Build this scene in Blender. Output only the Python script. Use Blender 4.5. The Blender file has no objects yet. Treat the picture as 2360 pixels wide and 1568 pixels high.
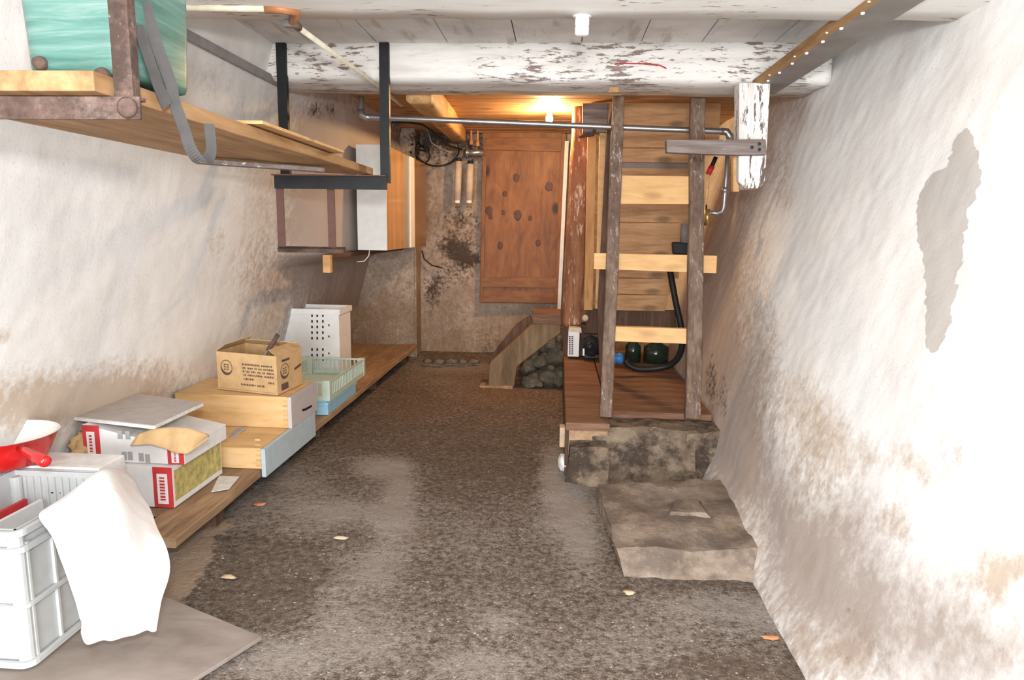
import bpy, math, random
from mathutils import Vector, Matrix, noise
random.seed(4)
scn = bpy.context.scene
COL = scn.collection

# ------------------------------------------------------------------ camera
W, H, F = 2360.0, 1568.0, 1573.0
VPX, VPY, ROLL = 1290.0, 530.0, math.radians(1.5)
CAM = Vector((0, 0, 1.4))
yc = Vector((VPX - W/2, H/2 - VPY, -F)).normalized()
zc = Vector((math.sin(ROLL), math.cos(ROLL), 0)); zc = (zc - yc*zc.dot(yc)).normalized()
xc = yc.cross(zc)
R = Matrix((xc, yc, zc))            # world <- camera
cam = bpy.data.objects.new('camera', bpy.data.cameras.new('camera'))
COL.objects.link(cam)
cam.data.sensor_width = 36.0; cam.data.lens = 36.0*F/W; cam.data.clip_start = 0.05
cam.matrix_world = Matrix.Translation(CAM) @ R.to_4x4()
scn.camera = cam
RT = R.transposed()
def P(px, py, X=None, Y=None, Z=None):
    d = R @ Vector((px - W/2, H/2 - py, -F))
    if Y is not None: t = (Y - CAM.y)/d.y
    elif X is not None: t = (X - CAM.x)/d.x
    else: t = (Z - CAM.z)/d.z
    return CAM + d*t
def proj(v):
    c = RT @ (Vector(v) - CAM)
    if c.z > -0.05: return (-9999, -9999)
    return (W/2 - F*c.x/c.z, H/2 + F*c.y/c.z)

# ------------------------------------------------------------------ world, lights, exposure
scn.view_settings.view_transform = 'Standard'; scn.view_settings.look = 'None'
scn.view_settings.gamma = 1; scn.view_settings.use_curve_mapping = False
scn.view_settings.exposure = 0.22
wd = bpy.data.worlds.new('world'); scn.world = wd; wd.use_nodes = True
wd.node_tree.nodes['Background'].inputs[0].default_value = (0.93, 0.96, 1.0, 1)
wd.node_tree.nodes['Background'].inputs[1].default_value = 1.8
def area(name, loc, aim, sx, sy, e, col):
    l = bpy.data.lights.new(name, 'AREA'); l.shape = 'RECTANGLE'; l.size = sx; l.size_y = sy; l.energy = e; l.color = col
    o = bpy.data.objects.new(name, l); COL.objects.link(o); o.location = loc
    o.rotation_euler = (Vector(aim) - Vector(loc)).to_track_quat('-Z', 'Y').to_euler(); return o
area('camera_flash', (0.05, -0.12, 1.72), (-0.05, 5.0, 1.9), 0.20, 0.14, 56, (1.0, 0.985, 0.96))
area('rear_fill_light', (-0.3, -3.2, 1.00), (-0.15, 5.0, 1.6), 2.6, 2.0, 300, (0.97, 0.985, 1.0))  # added fill light behind the camera, evens the falloff and lifts the ceiling

# ------------------------------------------------------------------ node helpers
class NT:
    def __init__(s, name):
        s.m = bpy.data.materials.new(name); s.m.use_nodes = True
        s.t = s.m.node_tree; s.n = s.t.nodes; s.n.clear()
        s.out = s.n.new('ShaderNodeOutputMaterial'); s.b = s.n.new('ShaderNodeBsdfPrincipled')
        s.t.links.new(s.b.outputs[0], s.out.inputs[0])
        s.co = s.n.new('ShaderNodeTexCoord')
    def l(s, a, b): s.t.links.new(a, b)
    def mapv(s, scale, loc=(0, 0, 0), rot=(0, 0, 0)):
        m = s.n.new('ShaderNodeMapping'); s.l(s.co.outputs['Object'], m.inputs[0])
        m.inputs['Scale'].default_value = scale; m.inputs['Location'].default_value = loc; m.inputs['Rotation'].default_value = rot
        return m.outputs[0]
    def noise(s, vec, scale, detail=4, rough=.55, dist=0):
        n = s.n.new('ShaderNodeTexNoise'); s.l(vec, n.inputs['Vector'])
        n.inputs['Scale'].default_value = scale; n.inputs['Detail'].default_value = detail
        n.inputs['Roughness'].default_value = rough; n.inputs['Distortion'].default_value = dist
        return n.outputs[0]
    def voro(s, vec, scale, feat='F1'):
        n = s.n.new('ShaderNodeTexVoronoi'); n.feature = feat; s.l(vec, n.inputs['Vector']); n.inputs['Scale'].default_value = scale
        return n.outputs['Distance']
    def ramp(s, fac, stops):
        r = s.n.new('ShaderNodeValToRGB'); s.l(fac, r.inputs[0]); e = r.color_ramp.elements
        while len(e) < len(stops): e.new(0.5)
        for i, (p, c) in enumerate(stops):
            e[i].position = p; e[i].color = (*c, 1) if isinstance(c, tuple) else (c, c, c, 1)
        return r.outputs[0]
    def mix(s, fac, a, b, mode='MIX'):
        m = s.n.new('ShaderNodeMix'); m.data_type = 'RGBA'; m.blend_type = mode
        if isinstance(fac, (int, float)): m.inputs[0].default_value = fac
        else: s.l(fac, m.inputs[0])
        for v, i in ((a, 6), (b, 7)):
            if isinstance(v, tuple): m.inputs[i].default_value = (*v, 1)
            else: s.l(v, m.inputs[i])
        return m.outputs[2]
    def math(s, op, a, b=0.0, clamp=False):
        m = s.n.new('ShaderNodeMath'); m.operation = op; m.use_clamp = clamp
        for v, i in ((a, 0), (b, 1)):
            if isinstance(v, (int, float)): m.inputs[i].default_value = v
            else: s.l(v, m.inputs[i])
        return m.outputs[0]
    def attr(s, name):
        a = s.n.new('ShaderNodeAttribute'); a.attribute_name = name; return a.outputs['Fac']
    def bump(s, h, strength=.3, dist=.01):
        b = s.n.new('ShaderNodeBump'); s.l(h, b.inputs['Height']); b.inputs['Strength'].default_value = strength
        b.inputs['Distance'].default_value = dist; s.l(b.outputs[0], s.b.inputs['Normal'])
    def fin(s, col, rough=.8, metal=0, spec=.3):
        if isinstance(col, tuple): s.b.inputs['Base Color'].default_value = (*col, 1)
        else: s.l(col, s.b.inputs['Base Color'])
        s.b.inputs['Roughness'].default_value = rough; s.b.inputs['Metallic'].default_value = metal
        s.b.inputs['Specular IOR Level'].default_value = spec
        return s.m

def flat(name, c, rough=.6, metal=0, var=.12, sc=18, spec=.3):
    t = NT(name); n = t.noise(t.mapv((1, 1, 1)), sc)
    d = tuple(max(0, x*(1 - 2*var)) for x in c)
    k = t.ramp(n, [(.3, d), (.65, c)])
    t.bump(n, .1, .003)
    return t.fin(k, rough, metal, spec)
def wood(name, dark, mid, light, axis='Y', dens=14, knots=0.0, rough=.7, flecks=None, fl_lo=.56, spec=.25, bump=.25):
    s = {'X': (1.2, dens, dens), 'Y': (dens, 1.2, dens), 'Z': (dens, dens, 1.2)}[axis]
    t = NT(name); v = t.mapv(s)
    n = t.noise(v, 1.6, 6, .6, .8); n2 = t.noise(t.mapv(tuple(x*3 for x in s)), 1.7, 3, .6)
    a = t.math('ADD', t.math('MULTIPLY', n, .7), t.math('MULTIPLY', n2, .3))
    c = t.ramp(a, [(.34, dark), (.5, mid), (.66, light)])
    big = t.noise(t.mapv((2, 2, 2)), 1.5, 3)
    c = t.mix(t.math('MULTIPLY', t.ramp(big, [(.4, 0.0), (.7, 1.0)]), .35), c, dark)
    if knots:
        ks = {'X': (3, 7, 7), 'Y': (7, 3, 7), 'Z': (5.2, 5.2, 3.2)}[axis]
        vv = t.voro(t.mapv(ks, (.3, .1, .7)), 1.0)
        k = t.ramp(vv, [(.12, 1.0), (.26, 0.0)])
        c = t.mix(t.math('MULTIPLY', k, knots), c, tuple(x*.22 for x in dark))
    if flecks:
        fs = {'X': (5, 26, 26), 'Y': (26, 5, 26), 'Z': (26, 26, 5)}[axis]
        f = t.noise(t.mapv(fs, (3, 1, 2)), 1.8, 8, .72, .3)
        msk = t.noise(t.mapv((1.3, 1.3, 1.3)), 1.7, 3)
        f = t.math('ADD', f, t.math('MULTIPLY', t.math('SUBTRACT', msk, .5), .45))
        c = t.mix(t.ramp(f, [(fl_lo, 0.0), (fl_lo+.045, 1.0)]), c, flecks)
    t.bump(a, bump, .004)
    return t.fin(c, rough, 0, spec)

# ------------------------------------------------------------------ materials
def plaster(name, base, base2, grime_and_falloff, stainc):
    t = NT(name); v = t.mapv((1, 1, 1))
    n = t.noise(v, 3.0, 6, .6); nf = t.noise(v, 34, 5, .65); vs = t.noise(t.mapv((1, 1, .8)), 17, 7, .7)
    c = t.mix(t.ramp(n, [(.38, 0.0), (.66, 1.0)]), base, base2)
    st = t.attr('stain')
    br = t.math('SUBTRACT', t.math('ADD', t.math('MULTIPLY', nf, .9), t.math('MULTIPLY', vs, 1.1)), 1.0)
    f = t.math('ADD', st, t.math('MULTIPLY', br, 1.15))
    f = t.math('MULTIPLY', t.ramp(f, [(.12, 0.0), (.72, 1.0)]), t.ramp(st, [(.0, 0.0), (.25, 1.0)]))
    c = t.mix(t.math('MULTIPLY', f, .8), c, stainc)
    gr = t.attr('grime_and_falloff')  # mask holds grime plus painted light falloff towards the far end
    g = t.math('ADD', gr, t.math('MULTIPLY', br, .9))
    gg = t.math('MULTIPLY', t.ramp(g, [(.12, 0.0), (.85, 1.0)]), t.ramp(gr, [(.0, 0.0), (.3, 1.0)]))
    c = t.mix(t.math('MULTIPLY', gg, .85), c, grime_and_falloff)
    pa = t.attr('patch'); c = t.mix(t.ramp(t.math('ADD', pa, t.math('MULTIPLY', br, .12)), [(.46, 0.0), (.54, 1.0)]), c, (.50, .475, .45))
    dk = t.attr('dark'); d = t.math('MULTIPLY', t.ramp(t.math('ADD', dk, t.math('MULTIPLY', br, 1.5)), [(.3, 0.0), (.8, 1.0)]), t.ramp(dk, [(.0, 0.0), (.3, 1.0)]))
    c = t.mix(t.math('MULTIPLY', d, .9), c, (.05, .035, .028))
    sp = t.noise(v, 75, 3, .6)
    c = t.mix(t.math('MULTIPLY', t.ramp(sp, [(.60, 0.0), (.72, 1.0)]), .22), c, (.30, .26, .24))
    hb = t.math('ADD', t.math('MULTIPLY', n, 1.2), t.math('ADD', t.math('MULTIPLY', nf, .35), t.math('MULTIPLY', vs, .4)))
    t.bump(hb, .28, .012)
    return t.fin(c, .92, 0, .1)
M = {}
M['wall'] = plaster('whitewashed_plaster', (.83, .825, .815), (.75, .74, .725), (.36, .29, .25), (.47, .365, .27))
M['wallback'] = plaster('stained_plaster', (.46, .385, .33), (.31, .235, .18), (.17, .12, .085), (.25, .175, .105))
def floor_mat():
    t = NT('gravelly_earth_floor'); v = t.mapv((1, 1, 1))
    n = t.noise(v, 5, 6, .6); nf = t.noise(v, 95, 4, .7); nm = t.noise(v, 34, 5, .7)
    c = t.ramp(nm, [(.35, (.090, .067, .052)), (.52, (.155, .119, .094)), (.7, (.225, .18, .145))])
    du = t.attr('dust')
    f = t.math('ADD', du, t.math('MULTIPLY', t.math('SUBTRACT', t.math('ADD', nf, nm), 1.0), 1.5))
    f = t.math('ADD', f, t.math('MULTIPLY', t.math('SUBTRACT', n, .5), .5))
    c = t.mix(t.math('MULTIPLY', t.ramp(f, [(.2, 0.0), (.8, 1.0)]), .8), c, (.37, .325, .29))
    pl = t.attr('plaster'); c = t.mix(t.ramp(t.math('ADD', pl, t.math('MULTIPLY', t.math('SUBTRACT', nm, .5), .8)), [(.45, 0.0), (.6, 1.0)]), c, (.38, .29, .215))
    rd = t.attr('reddish'); c = t.mix(t.math('MULTIPLY', rd, .5), c, (.20, .115, .08))
    s = t.voro(v, 110); pick = t.noise(v, 22, 2)
    k = t.math('MULTIPLY', t.ramp(s, [(.22, 1.0), (.34, 0.0)]), t.ramp(pick, [(.50, 0.0), (.58, 1.0)]))
    c = t.mix(t.math('MULTIPLY', k, .6), c, (.50, .44, .38))
    s2 = t.voro(v, 34); k2 = t.math('MULTIPLY', t.ramp(s2, [(.13, 1.0), (.2, 0.0)]), t.ramp(t.noise(v, 9, 2), [(.52, 0.0), (.6, 1.0)]))
    c = t.mix(t.math('MULTIPLY', k2, .8), c, (.55, .50, .46))
    t.bump(t.math('ADD', t.math('MULTIPLY', nm, 1.3), t.math('MULTIPLY', nf, .8)), .9, .012)
    return t.fin(c, .95, 0, .08)
M['floor'] = floor_mat()
def stone_mat(name, a, b, c_, dk):
    t = NT(name); v = t.mapv((1, 1, 1)); n = t.noise(v, 6, 8, .65, .4); nf = t.noise(v, 60, 4, .7)
    c = t.ramp(t.math('ADD', t.math('MULTIPLY', n, .8), t.math('MULTIPLY', nf, .2)), [(.36, a), (.5, b), (.64, c_)])
    k = t.noise(t.mapv((1, 1, 1.4), (4, 2, 1)), 4.2, 7, .7)
    c = t.mix(t.math('MULTIPLY', t.ramp(k, [(.47, 0.0), (.57, 1.0)]), .8), c, dk)
    c = t.mix(t.math('MULTIPLY', t.ramp(nf, [(.62, 0.0), (.72, 1.0)]), .5), c, (.42, .37, .30))
    t.bump(t.math('ADD', n, t.math('MULTIPLY', nf, .4)), .7, .015); return t.fin(c, .95, 0, .1)
M['stone'] = stone_mat('rough_stone', (.10, .072, .052), (.18, .135, .098), (.27, .21, .15), (.035, .026, .022))
M['slab'] = stone_mat('worn_concrete', (.15, .115, .09), (.25, .195, .155), (.34, .275, .22), (.14, .11, .09))
M['rubble'] = stone_mat('rubble_stone', (.09, .07, .05), (.18, .145, .11), (.27, .23, .18), (.09, .078, .05))
M['whitebeam'] = wood('white_painted_timber', (.74, .72, .69), (.82, .81, .78), (.84, .83, .80), 'X', 9, 0, .8, (.25, .20, .17), .615, .15)
M['whitebeam2'] = wood('flaking_painted_timber', (.58, .55, .52), (.72, .70, .67), (.78, .76, .74), 'X', 9, 0, .8, (.22, .17, .15), .575, .15)
M['whitepost'] = wood('flaking_painted_post', (.56, .53, .50), (.70, .68, .66), (.76, .74, .73), 'Z', 9, 0, .8, (.13, .09, .085), .53, .15)
M['barebeam'] = wood('grey_weathered_timber', (.12, .09, .08), (.20, .16, .145), (.30, .26, .245), 'X', 14, 0, .8, (.60, .57, .55), .62)
def ceil_mat():
    t = NT('painted_ceiling_boards'); v = t.mapv((1, 1, 1))
    n = t.noise(v, 4, 6, .6); a = t.noise(t.mapv((6, 1, 6)), 2, 5, .6)
    c = t.ramp(n, [(.35, (.60, .58, .56)), (.6, (.74, .72, .70))])
    c = t.mix(t.math('MULTIPLY', t.ramp(a, [(.56, 0.0), (.66, 1.0)]), .5), c, (.35, .29, .25))
    return t.fin(c, .85, 0, .15)
M['ceil'] = ceil_mat()
M['pine'] = wood('orange_pine', (.34, .17, .075), (.50, .28, .135), (.60, .37, .20), 'X', 9, .6, .6)
M['pinez'] = wood('orange_pine_upright', (.36, .17, .055), (.52, .27, .10), (.62, .36, .15), 'Z', 9, .5, .6)
M['piney'] = wood('orange_pine_joist', (.36, .19, .075), (.52, .30, .13), (.62, .40, .20), 'Y', 9, .5, .6)
M['palepine'] = wood('fresh_pale_pine', (.54, .31, .13), (.66, .40, .18), (.74, .49, .25), 'X', 8, .4, .6)
M['door'] = wood('knotty_brown_door_wood', (.12, .044, .013), (.225, .090, .028), (.30, .135, .045), 'Z', 5, .95, .5)
M['knotwood'] = flat('dark_wood_knot', (.085, .032, .014), .5)
M['doorx'] = wood('knotty_brown_door_rail', (.13, .048, .014), (.235, .095, .030), (.31, .14, .047), 'X', 5, .0, .5)
M['darkwood'] = wood('dark_brown_old_wood', (.055, .028, .018), (.10, .055, .036), (.17, .10, .07), 'Z', 12, 0, .8)
M['ladder'] = wood('worn_ladder_wood', (.085, .05, .035), (.15, .10, .072), (.235, .17, .13), 'Z', 14, 0, .75, (.36, .29, .24), .60)
M['post'] = wood('reddish_peeled_post', (.17, .065, .03), (.28, .12, .06), (.36, .17, .09), 'Z', 7, .2, .7, (.56, .38, .26), .56)
M['platform'] = wood('brown_platform_boards', (.10, .045, .027), (.185, .095, .056), (.27, .155, .10), 'X', 13, 0, .75)
M['bench'] = wood('brown_bench_plank', (.19, .115, .065), (.34, .22, .13), (.47, .32, .195), 'Y', 10, .3, .7)
M['shelf'] = wood('shelf_plank', (.24, .125, .055), (.38, .215, .10), (.48, .30, .16), 'Y', 11, .35, .65)
M['drawer'] = wood('honey_drawer_wood', (.58, .35, .14), (.74, .49, .24), (.82, .59, .34), 'X', 7, 0, .5)
M['ramp'] = wood('olive_brown_timber', (.12, .075, .040), (.21, .135, .075), (.29, .20, .115), 'Z', 6, 0, .85)
M['board'] = wood('grey_brown_board', (.20, .16, .135), (.30, .255, .225), (.38, .33, .30), 'X', 3, 0, .75)
M['ledger'] = flat('grey_ledger', (.26, .235, .215), .6, 0, .12, 7)
M['ledgeredge'] = wood('brown_ledger_edge', (.22, .12, .05), (.36, .21, .09), (.48, .30, .15), 'Y', 9)
M['rust'] = stone_mat('rusty_iron', (.07, .045, .038), (.13, .085, .07), (.22, .16, .135), (.05, .035, .03))
M['black'] = flat('black_iron', (.022, .022, .024), .5, .3)
M['redbrown'] = flat('red_brown_iron', (.14, .07, .055), .7)
M['pipe'] = flat('galvanised_pipe', (.42, .43, .45), .32, .85, .1)
M['cream'] = flat('cream_conduit', (.74, .69, .55), .45)
M['copper'] = flat('brown_conduit_elbow', (.42, .18, .08), .4)
M['white'] = flat('white_plastic', (.84, .84, .83), .4, 0, .04)
M['offwhite'] = flat('white_paint', (.74, .74, .72), .5, 0, .05)
M['cable'] = flat('black_cable', (.012, .012, .012), .5)
M['greycable'] = flat('grey_cable', (.34, .31, .31), .7)
M['strap'] = flat('grey_webbing', (.10, .095, .095), .8)
M['red'] = flat('red_enamel', (.60, .015, .015), .22, 0, .05, 18, .6)
M['enamel'] = flat('white_enamel', (.88, .87, .85), .22, 0, .02, 18, .6)
M['redprint'] = flat('red_print', (.62, .05, .055), .6)
M['carton'] = flat('white_carton', (.80, .80, .80), .7, 0, .05)
M['print'] = flat('dark_print', (.12, .07, .06), .8)
M['greyprint'] = flat('grey_print', (.42, .42, .43), .8)
M['card'] = flat('brown_cardboard', (.60, .40, .20), .85, 0, .1)
M['cardlight'] = flat('light_cardboard_edge', (.72, .54, .32), .85)
M['sheet'] = flat('grey_sheet', (.50, .46, .44), .8, 0, .08)
M['sheetedge'] = flat('white_sheet_edge', (.80, .79, .77), .8)
M['blue'] = flat('pale_blue_front', (.47, .57, .62), .5, 0, .05)
M['lilac'] = flat('pale_grey_front', (.54, .50, .50), .5, 0, .05)
M['mint'] = flat('pale_green_plastic', (.54, .64, .55), .45, 0, .05)
M['sky'] = flat('light_blue_plastic', (.33, .58, .76), .45, 0, .05)
M['crate'] = flat('light_grey_plastic', (.53, .55, .55), .45, 0, .05)
M['bluefit'] = flat('blue_plastic', (.03, .16, .42), .4)
M['darkgreen'] = flat('dark_glass', (.02, .035, .022), .15, 0, .1, 18, .6)
M['brass'] = flat('brass', (.5, .33, .1), .35, .8)
M['redtape'] = flat('red_tape', (.5, .02, .03), .5)
M['yellow'] = flat('yellow_green_print', (.60, .52, .20), .7, 0, .25, 30)
M['knob'] = flat('pale_knob', (.62, .50, .40), .5)
M['chip'] = flat('pale_wood_chip', (.60, .44, .30), .85)
M['orange'] = flat('orange_chip', (.55, .24, .12), .85)
def cloth_mat():
    t = NT('pinkish_white_cloth'); w = t.noise(t.mapv((1, 1, 1)), 2.5, 2); s = t.noise(t.mapv((9, 9, .6)), 1.0, 2)
    c = t.ramp(s, [(.42, (.72, .71, .70)), (.52, (.71, .63, .615)), (.58, (.72, .71, .70))])
    t.bump(t.noise(t.mapv((1, 1, 1)), 260, 2), .12, .002)
    return t.fin(c, .95, 0, .05)
M['cloth'] = cloth_mat()
def tub_mat():
    t = NT('green_tub'); a = t.noise(t.mapv((1.2, 1.2, 16)), 2.2, 6, .65, .6); b = t.noise(t.mapv((1, 1, 1)), 6, 4)
    c = t.ramp(a, [(.36, (.045, .125, .105)), (.52, (.085, .195, .165)), (.68, (.18, .265, .24))])
    c = t.mix(t.math('MULTIPLY', t.ramp(b, [(.55, 0.0), (.75, 1.0)]), .4), c, (.13, .17, .13))
    return t.fin(c, .38, 0, .4)
M['tub'] = tub_mat()
def gloss_wood():
    t = NT('glossy_veneer'); a = t.noise(t.mapv((8, 8, .6)), 1.2, 3)
    return t.fin(t.ramp(a, [(.35, (.46, .24, .09)), (.65, (.60, .34, .15))]), .14, 0, .7)
M['veneer'] = gloss_wood()
M['veneerdark'] = flat('dark_glossy_veneer', (.30, .16, .05), .2, 0, .15, 3, .6)
M['greige'] = flat('grey_beige_laminate', (.40, .36, .29), .25, 0, .06, 3, .6)
def emis(name, col, st):
    t = NT(name); t.b.inputs['Emission Color'].default_value = (*col, 1); t.b.inputs['Emission Strength'].default_value = st
    return t.fin(col, .3)
M['bulb'] = emis('glowing_bulb', (1.0, .72, .34), 60)

# ------------------------------------------------------------------ mesh builder
class MB:
    def __init__(s): s.v = []; s.f = []; s.mi = []; s.m = 0
    def face(s, *i): s.f.append(tuple(i)); s.mi.append(s.m)
    def add(s, pts): b = len(s.v); s.v += [Vector(p) for p in pts]; return b
    def hexa(s, lo, hi):
        b = s.add(list(lo) + list(hi)); n = len(lo)
        s.face(*[b+i for i in reversed(range(n))]); s.face(*[b+n+i for i in range(n)])
        for i in range(n): j = (i+1) % n; s.face(b+i, b+j, b+n+j, b+n+i)
        return s
    def box(s, x0, x1, y0, y1, z0, z1):
        return s.hexa([(x0,y0,z0),(x1,y0,z0),(x1,y1,z0),(x0,y1,z0)], [(x0,y0,z1),(x1,y0,z1),(x1,y1,z1),(x0,y1,z1)])
    def sweep(s, path, sec, side=None, jit=0, close=False, scale=None, ns=3.0):
        path = [Vector(p) for p in path]; rings = []; n = len(sec); prev = None
        for i, p in enumerate(path):
            if close: t = path[(i+1) % len(path)] - path[i-1]
            else: t = path[min(i+1, len(path)-1)] - path[max(i-1, 0)]
            t.normalize()
            if side is not None: a = Vector(side)
            elif prev is not None: a = prev
            else: a = Vector((0, 0, 1)).cross(t) if abs(t.z) < .9 else Vector((1, 0, 0))
            a = (a - t*a.dot(t)).normalized(); b = t.cross(a); prev = a
            k = scale[i] if scale else 1
            pts = []
            for (u, w) in sec:
                q = p + a*u*k + b*w*k
                if jit:
                    q += noise.noise_vector(q*ns + Vector((0, 0, 7)))*jit
                pts.append(q)
            rings.append(s.add(pts))
        m = len(rings)
        for i in range(m if close else m-1):
            r0, r1 = rings[i], rings[(i+1) % m]
            for j in range(n): k = (j+1) % n; s.face(r0+j, r0+k, r1+k, r1+j)
        if not close:
            s.face(*[rings[0]+j for j in reversed(range(n))]); s.face(*[rings[-1]+j for j in range(n)])
        return s
    def beam(s, p0, p1, w, h, side=(1, 0, 0), seg=24, jit=.003, bev=None, ns=3.0):
        """w along side, h along the third axis; chamfered section"""
        c = bev if bev is not None else min(w, h)*.09; a, b = w/2, h/2
        k = 3
        sec = []
        for (x0, y0, x1, y1) in ((-a+c,-b, a-c,-b), (a,-b+c, a,b-c), (a-c,b, -a+c,b), (-a,b-c, -a,-b+c)):
            for i in range(k+1): sec.append((x0+(x1-x0)*i/k, y0+(y1-y0)*i/k))
        p0, p1 = Vector(p0), Vector(p1)
        return s.sweep([p0.lerp(p1, i/seg) for i in range(seg+1)], sec, side, jit, ns=ns)
    def tube(s, path, r, n=10, close=False, scale=None):
        return s.sweep(path, [(r*math.cos(2*math.pi*i/n), r*math.sin(2*math.pi*i/n)) for i in range(n)], None, 0, close, scale)
    def lathe(s, c, prof, n=32, axis=(0, 0, 1)):
        ax = Vector(axis).normalized(); a = ax.orthogonal().normalized(); b = ax.cross(a); c = Vector(c); rings = []
        for (r, h) in prof:
            rings.append(s.add([c + ax*h + (a*math.cos(2*math.pi*i/n) + b*math.sin(2*math.pi*i/n))*max(r, 1e-4) for i in range(n)]))
        for i in range(len(rings)-1):
            for j in range(n): k = (j+1) % n; s.face(rings[i]+j, rings[i]+k, rings[i+1]+k, rings[i+1]+j)
        return s
    def grid(s, pts):
        nr, nc = len(pts), len(pts[0]); b = s.add([p for r in pts for p in r])
        for i in range(nr-1):
            for j in range(nc-1): s.face(b+i*nc+j, b+i*nc+j+1, b+(i+1)*nc+j+1, b+(i+1)*nc+j)
        return s
    def blob(s, c, r, jit=.35, seed=0, n=10, flatz=.7):
        c = Vector(c); rings = []
        for i in range(n+1):
            th = math.pi*i/n; row = []
            for j in range(n*2):
                ph = math.pi*j/n; d = Vector((math.sin(th)*math.cos(ph), math.sin(th)*math.sin(ph), math.cos(th)))
                k = 1 + jit*noise.noise(d*1.6 + Vector((seed*3.1, seed, 0)))
                q = d*k; row.append(c + Vector((q.x*r[0], q.y*r[1], q.z*r[2])))
            rings.append(s.add(row))
        for i in range(n):
            for j in range(2*n): k = (j+1) % (2*n); s.face(rings[i]+j, rings[i+1]+j, rings[i+1]+k, rings[i]+k)
        return s
def children_off(parent):
    o = Vector((0, 0, 0)); p = parent
    while p: o += p.location; p = p.parent
    return o
def link(name, mb, mat, parent=None, smooth=False, bevel=0, origin=None):
    me = bpy.data.meshes.new(name)
    off = children_off(parent) if parent else None
    if origin is None:
        xs = [v.x for v in mb.v]; ys = [v.y for v in mb.v]; zs = [v.z for v in mb.v]
        origin = Vector(((min(xs)+max(xs))/2, (min(ys)+max(ys))/2, min(zs)))
    origin = Vector(origin)
    me.from_pydata([v - origin for v in mb.v], [], mb.f)
    mats = mat if isinstance(mat, (list, tuple)) else [mat]
    for m in mats: me.materials.append(M[m] if isinstance(m, str) else m)
    for p, i in zip(me.polygons, mb.mi): p.material_index = i; p.use_smooth = smooth
    me.validate(); me.update()
    o = bpy.data.objects.new(name, me); COL.objects.link(o)
    if parent: o.parent = parent; o.location = origin - off
    else: o.location = origin
    if bevel:
        b = o.modifiers.new('bevel', 'BEVEL'); b.width = bevel; b.segments = 2; b.limit_method = 'ANGLE'; b.angle_limit = .7
    return o
def tag(o, label, cat, group=None, kind=None):
    o['label'] = label; o['category'] = cat
    if group: o['group'] = group
    if kind: o['kind'] = kind
    return o
def thing(name, label, cat, loc, group=None):
    o = bpy.data.objects.new(name, None); COL.objects.link(o); o.location = loc; o.empty_display_size = .05
    return tag(o, label, cat, group)
def put(name, label, cat, mb, mat, smooth=False, bevel=0, group=None, kind=None):
    return tag(link(name, mb, mat, None, smooth, bevel), label, cat, group, kind)
def struct(name, mb, mat, smooth=False, label=None, cat=None):
    o = link(name, mb, mat, None, smooth, 0, (0, 0, 0)); o['kind'] = 'structure'
    if label: o['label'] = label
    o['category'] = cat or name.split('_')[0]
    return o
def attr(o, name, fn):
    a = o.data.attributes.new(name, 'FLOAT', 'POINT')
    a.data.foreach_set('value', [fn(o.matrix_world @ v.co if False else v.co) for v in o.data.vertices])
def blobs(lst):
    def f(px, py):
        r = 0
        for (x, y, rx, ry, s) in lst:
            d = ((px-x)/rx)**2 + ((py-y)/ry)**2
            if d < 4: r += s*math.exp(-d*1.1)
        return r
    return f
def inpoly(px, py, poly):
    c = False; n = len(poly)
    for i in range(n):
        x0, y0 = poly[i]; x1, y1 = poly[i-1]
        if (y0 > py) != (y1 > py) and px < (x1-x0)*(py-y0)/(y1-y0)+x0: c = not c
    return c
def setmasks(o, spec):
    """spec: name -> function(px, py, co) evaluated where the vertex stands"""
    cache = [(proj(v.co), v.co) for v in o.data.vertices]
    for k, fn in spec.items():
        a = o.data.attributes.new(k, 'FLOAT', 'POINT')
        a.data.foreach_set('value', [max(0., min(1.5, fn(p[0], p[1], c))) for p, c in cache])
def sstep(a, b, x):
    t = max(0, min(1, (x-a)/(b-a))); return t*t*(3-2*t)

# ------------------------------------------------------------------ room shell
CZ = 2.40                    # ceiling boards
BZ = 2.21                    # underside of the beams
def XL(y, z):
    x = -2.27 + .27*z
    k = sstep(4.3, 5.4, y)*sstep(1.08, 1.22, z)
    tgt = -1.64
    return x + (max(x, tgt) - x)*k if k > 0 else x
def XR(y, z): return .87 + .255*z - .05*sstep(0.2, .0, z)
NB = 7.38
def surf(fn, u0, u1, nu, v0, v1, nv, nrm, amp=.018):
    rows = []
    for i in range(nv+1):
        v = v0 + (v1-v0)*i/nv; r = []
        for j in range(nu+1):
            u = u0 + (u1-u0)*j/nu; p = Vector(fn(u, v))
            d = noise.noise(p*1.1)*amp*1.1 + noise.noise(p*3.5)*amp*.45 + noise.noise(p*14)*amp*.18
            r.append(p + Vector(nrm)*d)
        rows.append(r)
    return rows
wl = struct('wall_left', MB().grid(surf(lambda u, v: (XL(u, v), u, v), -1.6, 7.12, 520, -.02, 2.46, 150, (1, 0, 0), .012)), 'wall', True, 'whitewashed rough plaster wall on the left')
wr = struct('wall_right', MB().grid(surf(lambda u, v: (XR(u, v), u, v), NB+.1, -1.6, 620, -.02, 2.46, 170, (-1, 0, 0), .013)), 'wall', True, 'whitewashed rough plaster wall on the right')
mb = MB()
mb.grid(surf(lambda u, v: (u, 7.08, v), -2.6, -1.488, 60, -.02, 2.46, 100, (0, -1, 0), .014))
mb.grid(surf(lambda u, v: (-1.50, u, v), 7.07, NB+.05, 14, -.02, 2.46, 100, (1, 0, 0), .01))
mb.grid(surf(lambda u, v: (u, NB, v), -1.60, 1.9, 150, -.02, 2.46, 100, (0, -1, 0), .02))
wb = struct('wall_back', mb, 'wallback', True, 'stained stone and plaster wall at the far end')
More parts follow.
